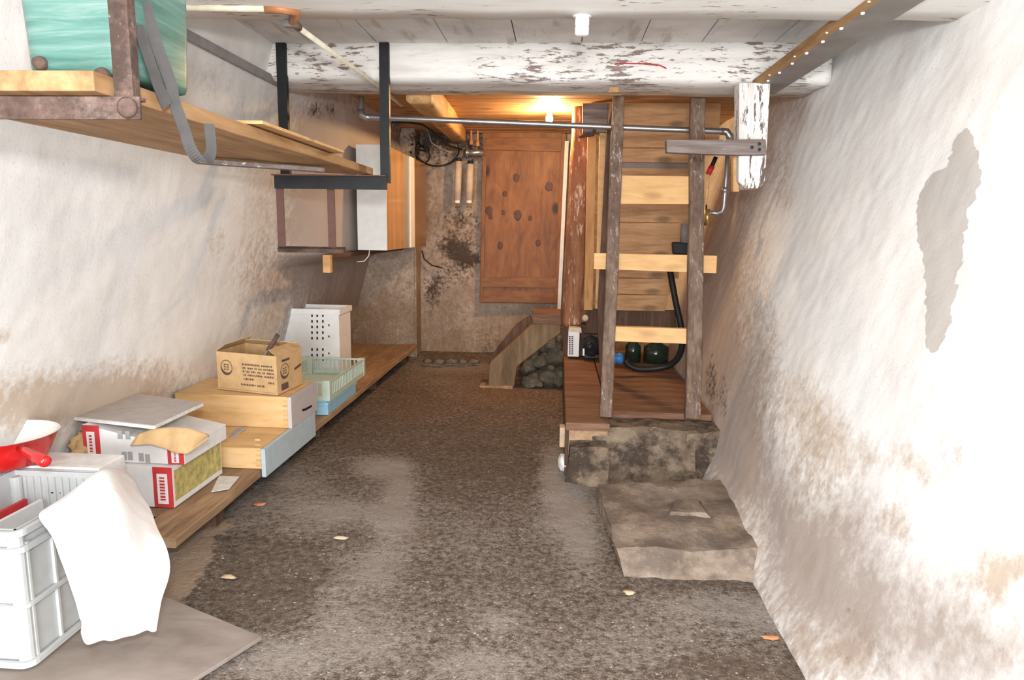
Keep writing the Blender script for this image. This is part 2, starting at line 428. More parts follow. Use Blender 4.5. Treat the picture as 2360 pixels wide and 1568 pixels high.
mb = MB().grid([[Vector((x, y, 0)) for x in [(-2.5 + 3.9*i/240) for i in range(241)]] for y in [(-1.6 + 9.05*j/460) for j in range(461)]])
for v in mb.v:
    v.z = noise.noise(v*1.1)*.012 + noise.noise(v*5)*.006 + noise.noise(v*19)*.0035
    v.z += .05*sstep(6.7, 7.3, v.y)
fl = struct('floor', mb, 'floor', True, 'dark gritty earth and concrete floor with pale dust')
patch_poly = [(2232, 292), (2258, 372), (2258, 430), (2238, 470), (2222, 560), (2205, 650), (2190, 740), (2165, 810), (2140, 815), (2130, 740), (2135, 640), (2118, 560), (2108, 470), (2135, 420), (2180, 380), (2212, 300)]
bl = blobs([(100, 905, 190, 60, .55), (330, 880, 150, 60, .5), (60, 960, 150, 50, .6), (250, 930, 130, 45, .6), (0, 775, 25, 18, .6), (500, 560, 30, 50, .3), (640, 620, 90, 100, .35), (880, 640, 110, 110, .5), (760, 760, 120, 60, .35)])
gl = blobs([(720, 330, 110, 130, .6), (560, 330, 60, 120, .25), (830, 420, 120, 160, .7), (860, 660, 120, 160, .75), (700, 560, 130, 120, .5), (600, 680, 80, 80, .25), (480, 180, 60, 60, .3), (920, 300, 60, 120, .9)])
dl = blobs([(730, 255, 22, 22, .6), (765, 255, 14, 25, .5), (820, 250, 14, 22, .4), (930, 300, 60, 60, .6), (960, 820, 20, 10, .3)])
setmasks(wl, {'stain': lambda x, y, c: bl(x, y) + .35*sstep(.5, .1, c.z), 'grime_and_falloff': lambda x, y, c: gl(x, y) + .42*sstep(3.6, 5.2, c.y),  # grime blobs; the depth ramp also paints in the dimmer flash
              'dark': lambda x, y, c: dl(x, y), 'patch': lambda x, y, c: 0})
br = blobs([(1740, 850, 60, 200, .5), (1850, 930, 60, 80, .45), (1900, 1000, 60, 70, .5), (1990, 1050, 60, 60, .35), (2090, 1060, 40, 40, .5), (2140, 1100, 30, 30, .4), (2060, 1200, 60, 50, .5),
            (1880, 1100, 70, 90, .35), (1790, 380, 40, 60, .35), (1810, 460, 30, 40, .35), (2340, 1300, 60, 40, .6), (2300, 1350, 40, 60, .6), (1960, 1500, 70, 50, .6), (1980, 1420, 40, 60, .35), (2250, 1330, 60, 50, .4), (2200, 1040, 40, 60, .35), (1850, 1480, 30, 60, .35)])
gr_ = blobs([(1650, 780, 55, 260, .75), (1700, 560, 70, 200, .35), (1720, 950, 60, 200, .55), (1700, 1080, 60, 90, .5), (1760, 800, 60, 140, .3), (1930, 1350, 120, 140, .45), (2100, 1430, 190, 120, .45), (2280, 1500, 140, 90, .4), (1800, 1180, 60, 120, .45), (1950, 1200, 90, 80, .4), (1830, 250, 40, 60, .3), (1850, 1300, 60, 90, .5)])
dr_ = blobs([(1640, 880, 18, 80, .6), (1670, 920, 14, 60, .5), (1700, 780, 10, 50, .25), (1960, 1410, 20, 20, .35), (1940, 1520, 20, 30, .3)])
def patchf(x, y, c):
    if x < 2050 or x > 2300 or c.y < 0: return 0
    n = noise.noise(Vector((x/26, y/26, 0)))*12 + noise.noise(Vector((x/9, y/9, 3)))*5
    return sum(inpoly(x+n+dx, y+n*.7+dy, patch_poly) for dx in (-5, 0, 5) for dy in (-5, 0, 5))/9
setmasks(wr, {'stain': lambda x, y, c: br(x, y) + .3*sstep(.35, 0, c.z), 'grime_and_falloff': lambda x, y, c: gr_(x, y) + .42*sstep(3.4, 5.4, c.y) + .34*sstep(.85, .25, c.z),  # depth ramp mixes grime with painted flash falloff; low ramp is grime
              'dark': lambda x, y, c: dr_(x, y), 'patch': patchf})
db = blobs([(1050, 570, 45, 25, 1.0), (1080, 600, 40, 20, .8), (1060, 510, 60, 30, .6), (1005, 650, 30, 40, .5), (995, 690, 20, 40, .5), (1060, 640, 50, 30, .4), (1000, 320, 70, 50, .9), (1090, 340, 50, 40, .6), (1040, 835, 80, 12, .5), (1130, 800, 30, 50, .4)])
lb = blobs([(1200, 740, 120, 50, .8), (1100, 700, 40, 60, .4)])
setmasks(wb, {'stain': lambda x, y, c: .25 + .3*sstep(.9, .2, c.z), 'grime_and_falloff': lambda x, y, c: .35 - .3*lb(x, y), 'dark': lambda x, y, c: db(x, y), 'patch': lambda x, y, c: 0})
du = blobs([(880, 1080, 70, 28, .9), (920, 1130, 40, 50, .8), (900, 1200, 60, 50, .6), (800, 1180, 60, 30, .5), (700, 1180, 90, 60, .45), (560, 1170, 60, 40, .4), (850, 1300, 80, 80, .55), (760, 1400, 60, 70, .4), (640, 1520, 130, 60, .6), (850, 1480, 120, 60, .4), (1310, 1160, 60, 90, .8), (1280, 1080, 40, 60, .8), (1350, 1260, 40, 60, .5), (1150, 1430, 60, 30, .5), (1120, 1530, 120, 40, .5), (1650, 1400, 160, 40, .5), (1780, 1440, 80, 40, .5), (1480, 1500, 160, 60, .25), (650, 1100, 80, 40, .4), (1050, 1240, 160, 60, .15), (1000, 880, 120, 30, .25), (1040, 848, 90, 10, .6)])
dn = blobs([(860, 1000, 90, 40, .5), (900, 1110, 35, 28, .35), (800, 1100, 40, 30, .2), (640, 1330, 130, 90, .5), (840, 1240, 50, 50, .35), (1130, 1050, 200, 80, .4), (1700, 1540, 200, 30, .4), (1650, 1350, 150, 20, .3), (940, 910, 70, 30, .4), (1860, 1480, 40, 60, .5)])
pp = blobs([(440, 1260, 70, 60, 1.0), (400, 1340, 60, 60, 1.0), (500, 1210, 60, 22, .7), (690, 1070, 70, 22, .25)])
rr = blobs([(1150, 900, 140, 40, .9), (1200, 870, 60, 20, .6), (940, 950, 60, 20, .5), (960, 1240, 40, 20, .5)])
setmasks(fl, {'dust': lambda x, y, c: .28 + du(x, y) - dn(x, y), 'plaster': lambda x, y, c: pp(x, y), 'reddish': lambda x, y, c: rr(x, y)})

# ceiling boards (run front to back), warm boards beyond the second beam
mb = MB()
x = -2.0; i = 0
while x < 1.95:
    w = .30 + .10*random.random()
    mb.box(x+.003, x+w-.003, -1.6, 4.2, CZ + .004*random.random(), CZ+.03); x += w
struct('ceiling', mb, 'ceil', label='painted boards between the ceiling beams')
mb = MB(); y = 4.2
while y < NB:
    mb.box(-2.1, 1.95, y+.002, y+.178, CZ-.01+.004*random.random(), CZ+.02); y += .18
mb.box(-2.1, 1.95, -1.6, NB, CZ+.03, CZ+.06)
struct('ceiling_boarding', mb, 'pine', label='orange pine boarding over the far end of the cellar', cat='ceiling')

def hb(px0, px1, y0, y1, z0, z1): return (P(px0, 300, Y=(y0+y1)/2).x, P(px1, 300, Y=(y0+y1)/2).x)
mb = MB().beam((-2.1, 2.60, BZ+.13), (1.8, 2.60, BZ+.10), .40, .26, (0, 1, 0), 90, .008)
put('ceiling_beam', 'white painted ceiling beam nearest the camera, across the whole room', 'beam', mb, 'whitebeam', True)
p0 = P(500, 200, Y=3.92); p1 = P(1740, 206, Y=3.92)
mb = MB().beam((-1.98, 4.13, BZ+.12), (1.42, 4.13, BZ+.10), .42, .23, (0, 1, 0), 90, .010)
put('ceiling_beam', 'flaking white ceiling beam the ladder and black hanger reach up to', 'beam', mb, 'whitebeam2', True)
mb = MB().beam(P(963, 236, Y=4.40)*1.0, P(1058, 328, Y=7.30), .15, .17, (1, 0, 0), 30, .004)
for v in mb.v: v.z += .085
put('ceiling_joist', 'orange wooden joist running from the second beam to the back wall', 'beam', mb, 'piney', True)

# ledger under the beams on the right, two rows of screw heads
t = thing('ledger_board', 'grey board with studded brown edge running along the top of the right wall', 'board', (1.12, 2.2, BZ-.04))
part = lambda n, m, mat, p, **k: link(n, m, mat, p, **k)
part('board', MB().hexa([(1.045, 4.12, BZ-.035), (1.045, -.5, BZ-.035), (1.205, -.5, BZ-.035), (1.19, 4.12, BZ-.035)], [(1.045, 4.12, BZ), (1.045, -.5, BZ), (1.205, -.5, BZ), (1.19, 4.12, BZ)]), 'ledger', t)
part('edge_strip', MB().hexa([(1.015, 4.08, BZ-.030), (1.015, -.5, BZ-.030), (1.044, -.5, BZ-.037), (1.044, 4.12, BZ-.037)], [(1.015, 4.08, BZ), (1.015, -.5, BZ), (1.044, -.5, BZ), (1.044, 4.12, BZ)]), 'ledgeredge', t)
for k in range(12):
    yy = 1.9 + k*.185
    part('screw_head', MB().lathe((1.046, yy, BZ-.044), [(0, -.001), (.007, .001), (.007, .008), (0, .008)], 10), 'white', t)
    if k % 2: part('screw_head', MB().lathe((1.022, yy+.08, BZ-.036), [(0, -.001), (.005, .001), (.005, .007), (0, .007)], 8), 'white', t)

# lamp holder
c = P(1341, 62, Y=2.76)
t = thing('lamp_holder', 'small white lamp holder on the underside of the nearest beam', 'lamp holder', (c.x, 2.74, BZ-.08))
part('base_plate', MB().lathe((c.x, 2.74, BZ-.018), [(0, 0), (.034, 0), (.038, .005), (.038, .02), (0, .02)], 24), 'white', t, smooth=True)
part('socket', MB().lathe((c.x, 2.74, BZ-.085), [(0, 0), (.018, 0), (.026, .004), (.027, .03), (.024, .034), (.027, .038), (.027, .066), (0, .066)], 24), 'white', t, smooth=True)

# conduit
t = thing('cable_conduit', 'cream cable conduit with brown elbow under the nearest ceiling beam', 'conduit', P(640, 60, Y=2.7))
a = P(395, 44, Y=2.62); b = P(618, 48, Y=2.64); a.z = b.z = BZ-.012
part('conduit_run', MB().tube([a, b], .013), 'cream', t, smooth=True)
c0 = P(684, 82, Y=2.86); c0.z = BZ-.012; c1 = Vector((c0.x+.02, 3.97, BZ-.010)); c2 = Vector((c0.x+.03, 4.6, BZ-.02))
part('elbow', MB().tube([b + Vector((-.01, 0, 0)), b+Vector((.05, .005, 0)), b+Vector((.095, .03, 0)), b.lerp(c0, .75)+Vector((.012, 0, 0)), c0 + Vector((0, .02, 0))], .017), 'copper', t, smooth=True)
part('conduit_run', MB().tube([c0, c1, c2], .012), 'cream', t, smooth=True)
part('clip', MB().box(c0.x-.03, c0.x+.02, 2.80, 2.83, BZ-.03, BZ+.01), 'pipe', t)

# grey flat cable on the left wall
pts = []
for i in range(14):
    y = 1.6 + i*.2; z = 2.215 - .0*(i); pts.append(Vector((XL(y, z)+.03, y, z)))
put('flat_cable', 'grey ribbed cable run along the top of the left wall', 'cable', MB().sweep(pts, [(-.006, -.022), (.006, -.022), (.006, .022), (-.006, .022)], (1, 0, 0)), 'greycable')

# ------------------------------------------------------------------ hanging shelf
SZ = 1.69
L = lambda a, b, k: a + (b-a)*k
def iron(mb, a, b, w, side, th=.006, fl=.5, fs=(0, 1, 0)):   # angle iron: face plate plus a flange at the +side edge running back
    a, b = Vector(a), Vector(b); s = Vector(side).normalized(); f = Vector(fs)
    mb.sweep([a, b], [(-w/2, -th/2), (w/2, -th/2), (w/2, th/2), (-w/2, th/2)], side)
    o_ = s*(w/2-th/2) + f*(w*fl/2)
    mb.sweep([a+o_, b+o_], [(-th/2, -w*fl/2), (th/2, -w*fl/2), (th/2, w*fl/2), (-th/2, w*fl/2)], side)
HY = 3.90
hl = P(647, 118, Y=HY); hlb = P(647, 420, Y=HY); hr = P(885, 128, Y=HY); hrb = P(884, 420, Y=HY)
barz = P(760, 421, Y=HY).z
t = thing('shelf_hanger', 'black angle iron hanger fixed to the second ceiling beam, holding the shelf end', 'hanger', (hl.x, HY, barz))
m1 = MB(); iron(m1, (hl.x, HY, BZ+.21), (hl.x, HY, barz), .054, (1, 0, 0)); part('upright', m1, 'black', t)
m1 = MB(); iron(m1, (hr.x, HY, BZ+.19), (hr.x-.003, HY, barz), .054, (1, 0, 0)); part('upright', m1, 'black', t)
m1 = MB(); iron(m1, (P(634, 420, Y=HY).x, HY-.01, barz), (P(893, 420, Y=HY).x, HY-.01, barz), .075, (0, 0, 1)); part('crossbar', m1, ['black'], t)
m1 = MB().box(P(634, 404, Y=HY).x, P(893, 404, Y=HY).x, HY-.055, HY-.012, barz+.034, barz+.041); part('ledge_flange', m1, 'redbrown', t)
# lower red-brown bracket
q0 = P(660, 436, Y=3.98); q1 = P(650, 572, Y=3.98); q2 = P(766, 572, Y=3.98); q3 = P(796, 574, Y=3.98)
t = thing('wall_bracket', 'red-brown iron bracket frame hanging below the black crossbar', 'bracket', (q1.x, 3.98, q1.z))
for xx in (q1.x, q2.x):
    part('upright', MB().sweep([(xx, 3.98, q0.z+.03), (xx, 3.98, q1.z)], [(-.022, -.004), (.022, -.004), (.022, .004), (-.022, .004)], (1, 0, 0)), 'redbrown', t)
part('foot_bar', MB().sweep([(q1.x-.015, 3.97, q1.z-.006), (q3.x, 3.97, q1.z-.006)], [(-.02, -.012), (.02, -.012), (.02, .012), (-.02, .012)], (0, 1, .35)), 'rust', t)
# near rusty hanger
NY = 1.60
v0 = P(300, 240, Y=NY); zb = P(150, 250, Y=NY).z
t = thing('shelf_hanger', 'rusty brown angle iron hanger in front of the green tub', 'hanger', (v0.x, NY, zb))
m1 = MB(); iron(m1, (v0.x-.012, NY, CZ-.0), (v0.x-.012, NY, zb-.02), .046, (1, 0, 0), .009, .6); part('upright', m1, 'rust', t, bevel=.002)
m1 = MB(); iron(m1, (-1.75, NY-.006, zb), (v0.x+.028, NY-.006, zb), .052, (0, 0, 1), .009); part('crossbar', m1, 'rust', t, bevel=.002)
part('bolt_head', MB().lathe((v0.x+.002, NY-.012, zb), [(.022, 0), (.024, -.006), (.018, -.012), (0, -.013)], 16, (0, 1, 0)), 'rust', t, smooth=True)
# shelf boards
SX0 = -1.335; SX1 = -1.055
bt = barz+.045
zn = zb+.028
mb = MB().hexa([(SX0, NY-.06, zn), (SX1, NY-.06, zn), (SX1-.015, 3.93, bt), (SX0, 3.72, bt-.004)], [(SX0, NY-.06, zn+.045), (SX1, NY-.06, zn+.045), (SX1-.015, 3.93, bt+.04), (SX0, 3.72, bt+.04)])
put('shelf_plank', 'long brown plank lying across both iron hangers under the green tub', 'plank', mb, 'shelf', bevel=.003)
mb = MB().hexa([(SX0-.28, NY-.05, zn), (SX0-.006, NY-.05, zn), (SX0-.006, 3.3, bt+.0), (SX0-.28, 3.3, bt)], [(SX0-.28, NY-.05, zn+.04), (SX0-.006, NY-.05, zn+.04), (SX0-.006, 3.3, bt+.035), (SX0-.28, 3.3, bt+.035)])
put('shelf_plank', 'wall-side plank of the hanging shelf beside the long brown plank', 'plank', mb, 'shelf', bevel=.003)
a = P(455, 372, Z=bt-.022); b = P(742, 392, Z=bt-.022)
put('batten', 'whitish weathered batten under the edge of the shelf planks', 'batten', MB().beam(a, b, .06, .02, (1, 0, 0), 12, .001), 'barebeam')
zt = bt+.05
def flatpoly(pxs, z, th):
    lo = [P(x, y, Z=z) for x, y in pxs]; hi = [p + Vector((0, 0, th)) for p in lo]
    # keep winding upward
    n = (lo[1]-lo[0]).cross(lo[2]-lo[1])
    if n.z < 0: lo.reverse(); hi.reverse()
    return MB().hexa(lo, hi)
mb = MB().hexa([(-1.22, 2.35, zt), (-1.02, 2.35, zt), (-1.02, 3.25, zt), (-1.16, 3.3, zt)], [(-1.22, 2.35, zt+.012), (-1.02, 2.35, zt+.012), (-1.02, 3.25, zt+.012), (-1.16, 3.3, zt+.012)])
put('thin_board', 'thin pale board lying on top of the hanging shelf', 'board', mb, 'palepine', bevel=.002)

# green tub with straps
TB = zn+.058
def rrect(cx, cy, hx, hy, r, n=5):
    out = []
    for (sx, sy, a0) in ((1, -1, -90), (1, 1, 0), (-1, 1, 90), (-1, -1, 180)):
        for i in range(n+1):
            a = math.radians(a0 + 90*i/n); out.append((cx+sx*(hx-r)+r*math.cos(a), cy+sy*(hy-r)+r*math.sin(a)))
    return out
t = thing('back_tub', 'green scuffed carrying tub standing on the hanging shelf', 'tub', (-1.18, 1.80, TB))
mb = MB(); rings = []
prof = [(0, .0, .86), (.006, .0, .97), (.02, 0, 1), (.1, 0, 1.02), (.2, 0, 1.05), (.27, 0, 1.06), (.31, 0, 1.0), (.33, 0, .9), (.335, 0, .5)]
for (h, _, k) in prof:
    rings.append(mb.add([(x, y, TB+h) for x, y in rrect(-1.175, 1.80, .135*k, .15*k, .05*k)]))
n = 24
mb.face(*[rings[0]+j for j in reversed(range(n))])
for i in range(len(rings)-1):
    for j in range(n): k = (j+1) % n; mb.face(rings[i]+j, rings[i]+k, rings[i+1]+k, rings[i+1]+j)
mb.face(*[rings[-1]+j for j in range(n)])
part('shell', mb, 'tub', t, smooth=True)
for (px, py) in ((92, 146), (235, 172)):
    c = P(px, py, Y=1.645); part('rivet_plate', MB().lathe(c, [(.0, -.012), (.014, -.010), (.017, 0), (.017, .01)], 16, (0, 1, 0)), 'rust', t, smooth=True)
sx = -1.032
def ribbon(pts, w, side):
    P4 = [Vector(p) for p in pts]; out = []
    for i in range(len(P4)-1):
        a = P4[max(i-1, 0)]; b = P4[i]; c = P4[i+1]; d = P4[min(i+2, len(P4)-1)]
        for k in range(6):
            s = k/6; out.append(.5*((2*b)+(c-a)*s+(2*a-5*b+4*c-d)*s*s+(3*b-a-3*c+d)*s**3))
    out.append(P4[-1])
    return MB().sweep(out, [(-w/2, -.0015), (w/2, -.0015), (w/2, .0015), (-w/2, .0015)], side)
part('strap', ribbon([P(332, 5, X=sx), P(360, 100, X=sx+.004), P(392, 190, X=sx+.004), P(402, 235, X=sx+.006), P(425, 300, X=-1.02), P(440, 345, X=-1.02), P(465, 372, X=-1.02), P(486, 350, X=-1.02), P(481, 285, X=-1.02)], .032, (.5, .8, .0)), 'strap', t)
part('strap', ribbon([P(318, 60, X=sx), P(345, 140, X=sx+.004), P(362, 190, X=sx+.003), P(385, 245, X=sx+.003)], .035, (.2, 1, .2)), 'strap', t)

# ------------------------------------------------------------------ bench along the left wall
BT = .175
t = thing('low_bench', 'long low plank bench along the left wall', 'bench', (-1.8, 4.8, 0))
part('plank', MB().beam((-1.577, 2.44, BT-.022), (-1.577, 7.04, BT-.022), .19, .042, (1, 0, 0), 60, .005), 'bench', t)
part('plank', MB().beam((-1.79, 2.72, BT-.024), (-1.78, 7.04, BT-.024), .235, .04, (1, 0, 0), 60, .003), 'bench', t)
part('plank', MB().beam((-2.06, 2.72, BT-.024), (-2.04, 7.04, BT-.024), .27, .04, (1, 0, 0), 60, .003), 'bench', t)
for yy in (2.9, 4.3, 5.7, 6.9):
    part('support_block', MB().box(-2.15, -1.56, yy, yy+.08, -.0, BT-.045), 'darkwood', t)

# drawers
def drawer(y0, y1, z0, z1, front, label, x0=-2.12):
    t = thing('drawer', label, 'drawer', (-1.8, (y0+y1)/2, z0))
    b = MB(); th = .014
    b.box(x0, -1.475, y0+.006, y0+.006+th, z0, z1-.006); b.box(x0, -1.475, y1-.006-th, y1-.006, z0, z1-.006)
    b.box(x0, x0+th, y0+.02, y1-.02, z0, z1-.006); b.box(x0+th, -1.475, y0+.02, y1-.02, z0+.008, z0+.016)
    part('box', b, 'drawer', t, bevel=.001)
    part('lid_panel', MB().box(x0, -1.478, y0+.004, y1-.004, z1-.006, z1), 'drawer', t)
    j = MB()
    for k in range(6): j.box(-1.505, -1.478, y0+.0045, y0+.008, z0+.012+k*.027, z0+.024+k*.027)
    part('finger_joint', j, 'palepine', t)
    f = part('front', MB().box(-1.474, -1.452, y0-.004, y1+.004, z0-.040 if z0 < .25 else z0, z1), front, t, bevel=.002)
    return t
t1 = drawer(3.215, 3.925, BT+.003, .286, 'blue', 'lower wooden drawer with pale blue front on the low bench')
t2 = drawer(3.57, 3.965, .288, .466, 'lilac', 'upper wooden drawer with pale grey front and dark handle slot')
part('handle_slot', MB().sweep([P(x, y, X=-1.4505) for x, y in ((697, 946), (704, 944), (711, 940), (718, 936))], [(-.002, -.006), (.002, -.006), (.002, .006), (-.002, .006)], (1, 0, 0)), 'cable', t2)

# printed cardboard box on the drawers
A = P(503, 898, Z=.468); B = P(640, 913, Z=.468); C = P(697, 886, Z=.468); D = A + (C - B)
hgt = P(640, 822, Y=B.y).z - .468
t = thing('cardboard_box', 'open brown cardboard box with dark printing on top of the drawers', 'box', ((A+C)*.5).xy.to_3d() + Vector((0, 0, .468)))
up = Vector((0, 0, hgt)); cen = (A+C)/2
mb = MB()
for a, b in ((A, B), (B, C), (C, D), (D, A)):
    ia, ib = a.lerp(cen, .03), b.lerp(cen, .03)
    mb.hexa([a, b, ib, ia], [a+up, b+up, ib+up, ia+up])
mb.hexa([A, B, C, D], [p+Vector((0, 0, .004)) for p in (A, B, C, D)])
part('carton', mb, 'card', t)
for (a, b, k, zz) in ((A, D, -.35, .04), (D, C, -.28, .035), (C, B, .12, .03)):
    out = ((a+b)/2 - cen).normalized()
    o_ = out*.05
    q = [a+up, b+up, b+up-out*.05+Vector((0, 0, zz)), a+up-out*.06+Vector((0, 0, zz))]
    part('flap', MB().hexa(q, [p+Vector((0, 0, .003)) for p in q]), 'card', t)
def onface(a, b, u, v, off=.0012):   # u along a->b 0..1, v height 0..1
    n = (b-a).cross(up).normalized()
    return a.lerp(b, u) + up*v + n*off
pr = MB()
def mark(a, b, u0, u1, v0, v1):
    pr.add([]); i = pr.add([onface(a, b, u0, v0), onface(a, b, u1, v0), onface(a, b, u1, v1), onface(a, b, u0, v1)]); pr.face(i, i+1, i+2, i+3)
for r, (v, u0, u1) in enumerate(((.70, .43, .95), (.61, .43, .95), (.52, .44, .95), (.43, .45, .95), (.33, .45, .62), (.28, .86, .95), (.18, .40, .80))):
    u = u0; rs = random.Random(r)
    while u < u1:
        w = .008 + .016*rs.random(); mark(A, B, u, min(u+w, u1), v, v+.04 + .012*rs.random()); u += w+.008+(.02 if rs.random() < .2 else 0)
mark(A, B, .03, .97, .055, .06)
def ring(a, b, cu, cv, r, ru):
    n = 28
    for i in range(n):
        a0, a1 = 2*math.pi*i/n, 2*math.pi*(i+1)/n
        th = .10 + .28*max(0, math.cos(a0 + 2.0))
        ids = pr.add([onface(a, b, cu+ru*math.cos(x)*k, cv+r*math.sin(x)*k) for x, k in ((a0, 1), (a1, 1), (a1, 1-th), (a0, 1-th))]); pr.face(*range(ids, ids+4))
    for k in range(3):
        for q in range(2): mark(a, b, cu-ru*.45+q*ru*.5, cu-ru*.1+q*ru*.5, cv-r*.3+k*r*.3, cv-r*.15+k*r*.3)
ring(A, B, .165, .60, .20, .10); ring(B, C, .30, .55, .20, .17)
mark(B, C, .15, .42, .08, .25); mark(B, C, .2, .5, .80, .86)
part('printing', pr, 'print', t)
part('hand_hole', MB().sweep([onface(B, C, .68, .50, .002), onface(B, C, .95, .56, .002)], [(-.0015, -.006), (.0015, -.006), (.0015, .006), (-.0015, .006)]), 'print', t)
a = P(603, 830, Y=3.72); b = P(641, 771, Y=3.82)
a2 = a + (a-b)*.6
t = thing('tool_handle', 'grey flat tool handle sticking up out of the printed cardboard box', 'tool', a2)
part('shaft', MB().sweep([a2, a.lerp(b, .35)], [(-.006, -.003), (.006, -.003), (.006, .003), (-.006, .003)], (1, 0, 0)), 'pipe', t)
part('grip', MB().sweep([a.lerp(b, .35), a.lerp(b, .5), b], [(-.012, -.007), (.012, -.007), (.012, .007), (-.012, .007)], (1, 0, 0)), 'rust', t, bevel=.003)

# blue crate with the pale green crate on it, on the bench
def openbox(b, x0, x1, y0, y1, z0, z1, th=.006):
    b.box(x0, x1, y0, y0+th, z0, z1); b.box(x0, x1, y1-th, y1, z0, z1); b.box(x0, x0+th, y0+th, y1-th, z0, z1); b.box(x1-th, x1, y0+th, y1-th, z0, z1)
    b.box(x0+th, x1-th, y0+th, y1-th, z0, z0+th)
t = thing('blue_crate', 'light blue plastic crate on the bench under the pale green crate', 'crate', (-1.72, 4.85, BT+.002))
b = MB(); openbox(b, -1.88, -1.482, 4.24, 4.86, BT+.003, .262); part('body', b, 'sky', t, bevel=.002)
b = MB(); openbox(b, -1.89, -1.475, 4.23, 4.87, .246, .262, .02); part('rim', b, 'sky', t)
GX0, GX1, GY0, GY1, GZ0, GZ1 = -1.93, -1.478, 4.27, 5.10, .264, .395
t = thing('slatted_crate', 'pale green slatted plastic crate standing on the light blue crate', 'crate', (-1.7, 4.9, GZ0))
b = MB(); b.box(GX0, GX1, GY0, GY1, GZ0, GZ0+.006)
part('base', b, 'mint', t)
b = MB()
for (zz0, zz1) in ((GZ0+.006, GZ0+.035), (GZ1-.014, GZ1)):
    for (x0, x1, y0, y1) in ((GX0, GX1, GY0, GY0+.012), (GX0, GX1, GY1-.012, GY1), (GX0, GX0+.012, GY0+.012, GY1-.012), (GX1-.012, GX1, GY0+.012, GY1-.012)): b.box(x0, x1, y0, y1, zz0, zz1)
part('rim', b, 'mint', t, bevel=.001)
b = MB()
for k in range(14):
    xx = GX0+.01+(GX1-GX0-.03)*k/13; b.box(xx, xx+.010, GY0+.002, GY0+.008, GZ0+.03, GZ1-.01); b.box(xx, xx+.010, GY1-.008, GY1-.002, GZ0+.03, GZ1-.01)
for k in range(24):
    yy = GY0+.01+(GY1-GY0-.03)*k/23; b.box(GX1-.008, GX1-.002, yy, yy+.011, GZ0+.03, GZ1-.01); b.box(GX0+.002, GX0+.008, yy, yy+.011, GZ0+.03, GZ1-.01)
part('slats', b, 'mint', t)
for (xx, yy) in ((GX0, GY0), (GX1-.045, GY0), (GX1-.045, GY1-.045), (GX0, GY1-.045)):
    part('corner_post', MB().box(xx-.002, xx+.047, yy-.002, yy+.047, GZ0+.002, GZ1+.006), 'mint', t, bevel=.003)

# white perforated basket behind
WY = 5.16
a = P(640, 710, Y=WY); b_ = P(783, 832, Y=WY)
x0, x1, zt = max(a.x, -2.20), b_.x, a.z
t = thing('perforated_box', 'tall white perforated plastic box standing on the bench behind the green crate', 'box', ((x0+x1)/2, WY, BT+.002))
b = MB(); openbox(b, x0+.01, x1, WY, WY+.30, BT+.003, zt-.02, .008); part('body', b, 'white', t, bevel=.004)
b = MB(); openbox(b, x0, x1+.012, WY-.012, WY+.312, zt-.045, zt, .014); part('rim', b, 'white', t, bevel=.003)
def hole(px, py, r=3.2):
    c = P(px, py, Y=WY-.0015); k = r*WY/F; h = MB(); h.hexa([c+Vector((-k*.6, 0, -k)), c+Vector((k*.6, 0, -k)), c+Vector((k*.6, .001, -k)), c+Vector((-k*.6, .001, -k))], [c+Vector((-k*.6, 0, k)), c+Vector((k*.6, 0, k)), c+Vector((k*.6, .001, k)), c+Vector((-k*.6, .001, k))]); part('hole', h, 'cable', t)
for cx in (719, 731, 744):
    for py in (728, 741, 754, 767, 780, 806, 819, 829): hole(cx, py)
for py in (723, 750, 776, 815): hole(758, py, 2.4)

# white cartons with red ends
def carton(x0, x1, y0, y1, z0, z1, label, reds):
    t = thing('white_carton', label, 'carton', ((x0+x1)/2, (y0+y1)/2, z0))
    part('box', MB().box(x0, x1, y0, y1, z0, z1), 'carton', t, bevel=.002)
    for (a, b) in reds:
        part('red_end_panel', MB().box(a, b, y0-.002, y0-.0005, z0+.001, z1-.001), 'redprint', t)
        part('white_label', MB().box(a+.018, b-.022, y0-.0035, y0-.0022, z0+.018, z1-.03), 'carton', t)
        g = MB(); zz = z1-.045; rs = random.Random(int(a*100))
        while zz > z0+.03: g.box(a+.03, b-.034, y0-.0045, y0-.0037, zz-.006-.004*rs.random(), zz); zz -= .014
        part('lettering', g, 'redprint', t)
    return t
CY = P(375, 1170, Z=.178).y; cx1 = P(402, 1165, Y=CY).x; cz1 = P(375, 1077, Y=CY).z
c1 = carton(cx1-.36, cx1, CY, 3.14, BT+.003, cz1, 'lower white carton with red end panel, on the bench behind the grey crate', [(cx1-.088, cx1-.001)])
part('picture_side', MB().box(cx1+.0005, cx1+.002, CY+.01, 3.13, BT+.03, cz1-.02), 'yellow', c1)
C2Y = CY+.03; c2z = P(210, 980, Y=C2Y).z; dx1 = P(425, 1060, Y=C2Y).x; dx0 = P(190, 1000, Y=C2Y).x; drop = c2z - P(430, 1035, Y=C2Y).z
c2 = carton(dx0, dx1, C2Y, 3.12, cz1+.003, c2z, 'upper white carton with red ends under the flat grey sheet', [(dx0+.001, dx0+.078), (dx1-.074, dx1-.001)])
for ch in c2.children:
    wx = lambda v: ch.location.x + c2.location.x + v.x
    for v in ch.data.vertices:
        wz = ch.location.z + c2.location.z + v.co.z
        v.co.z -= max(0, wz-cz1-.003)/(c2z-cz1-.003)*drop*sstep(dx0+.06, dx1, wx(v.co))
for (px, py) in ((276, 1003), (294, 1004), (286, 1052), (300, 1052), (325, 1055), (340, 1058)):
    g = MB(); c = P(px, py, Y=C2Y-.004)
    for k in range(3): g.box(c.x-.010, c.x+.010, C2Y-.004, C2Y-.001, c.z-.018+k*.0125, c.z-.0055+k*.0125)
    part('grey_symbol', g, 'greyprint', c2)
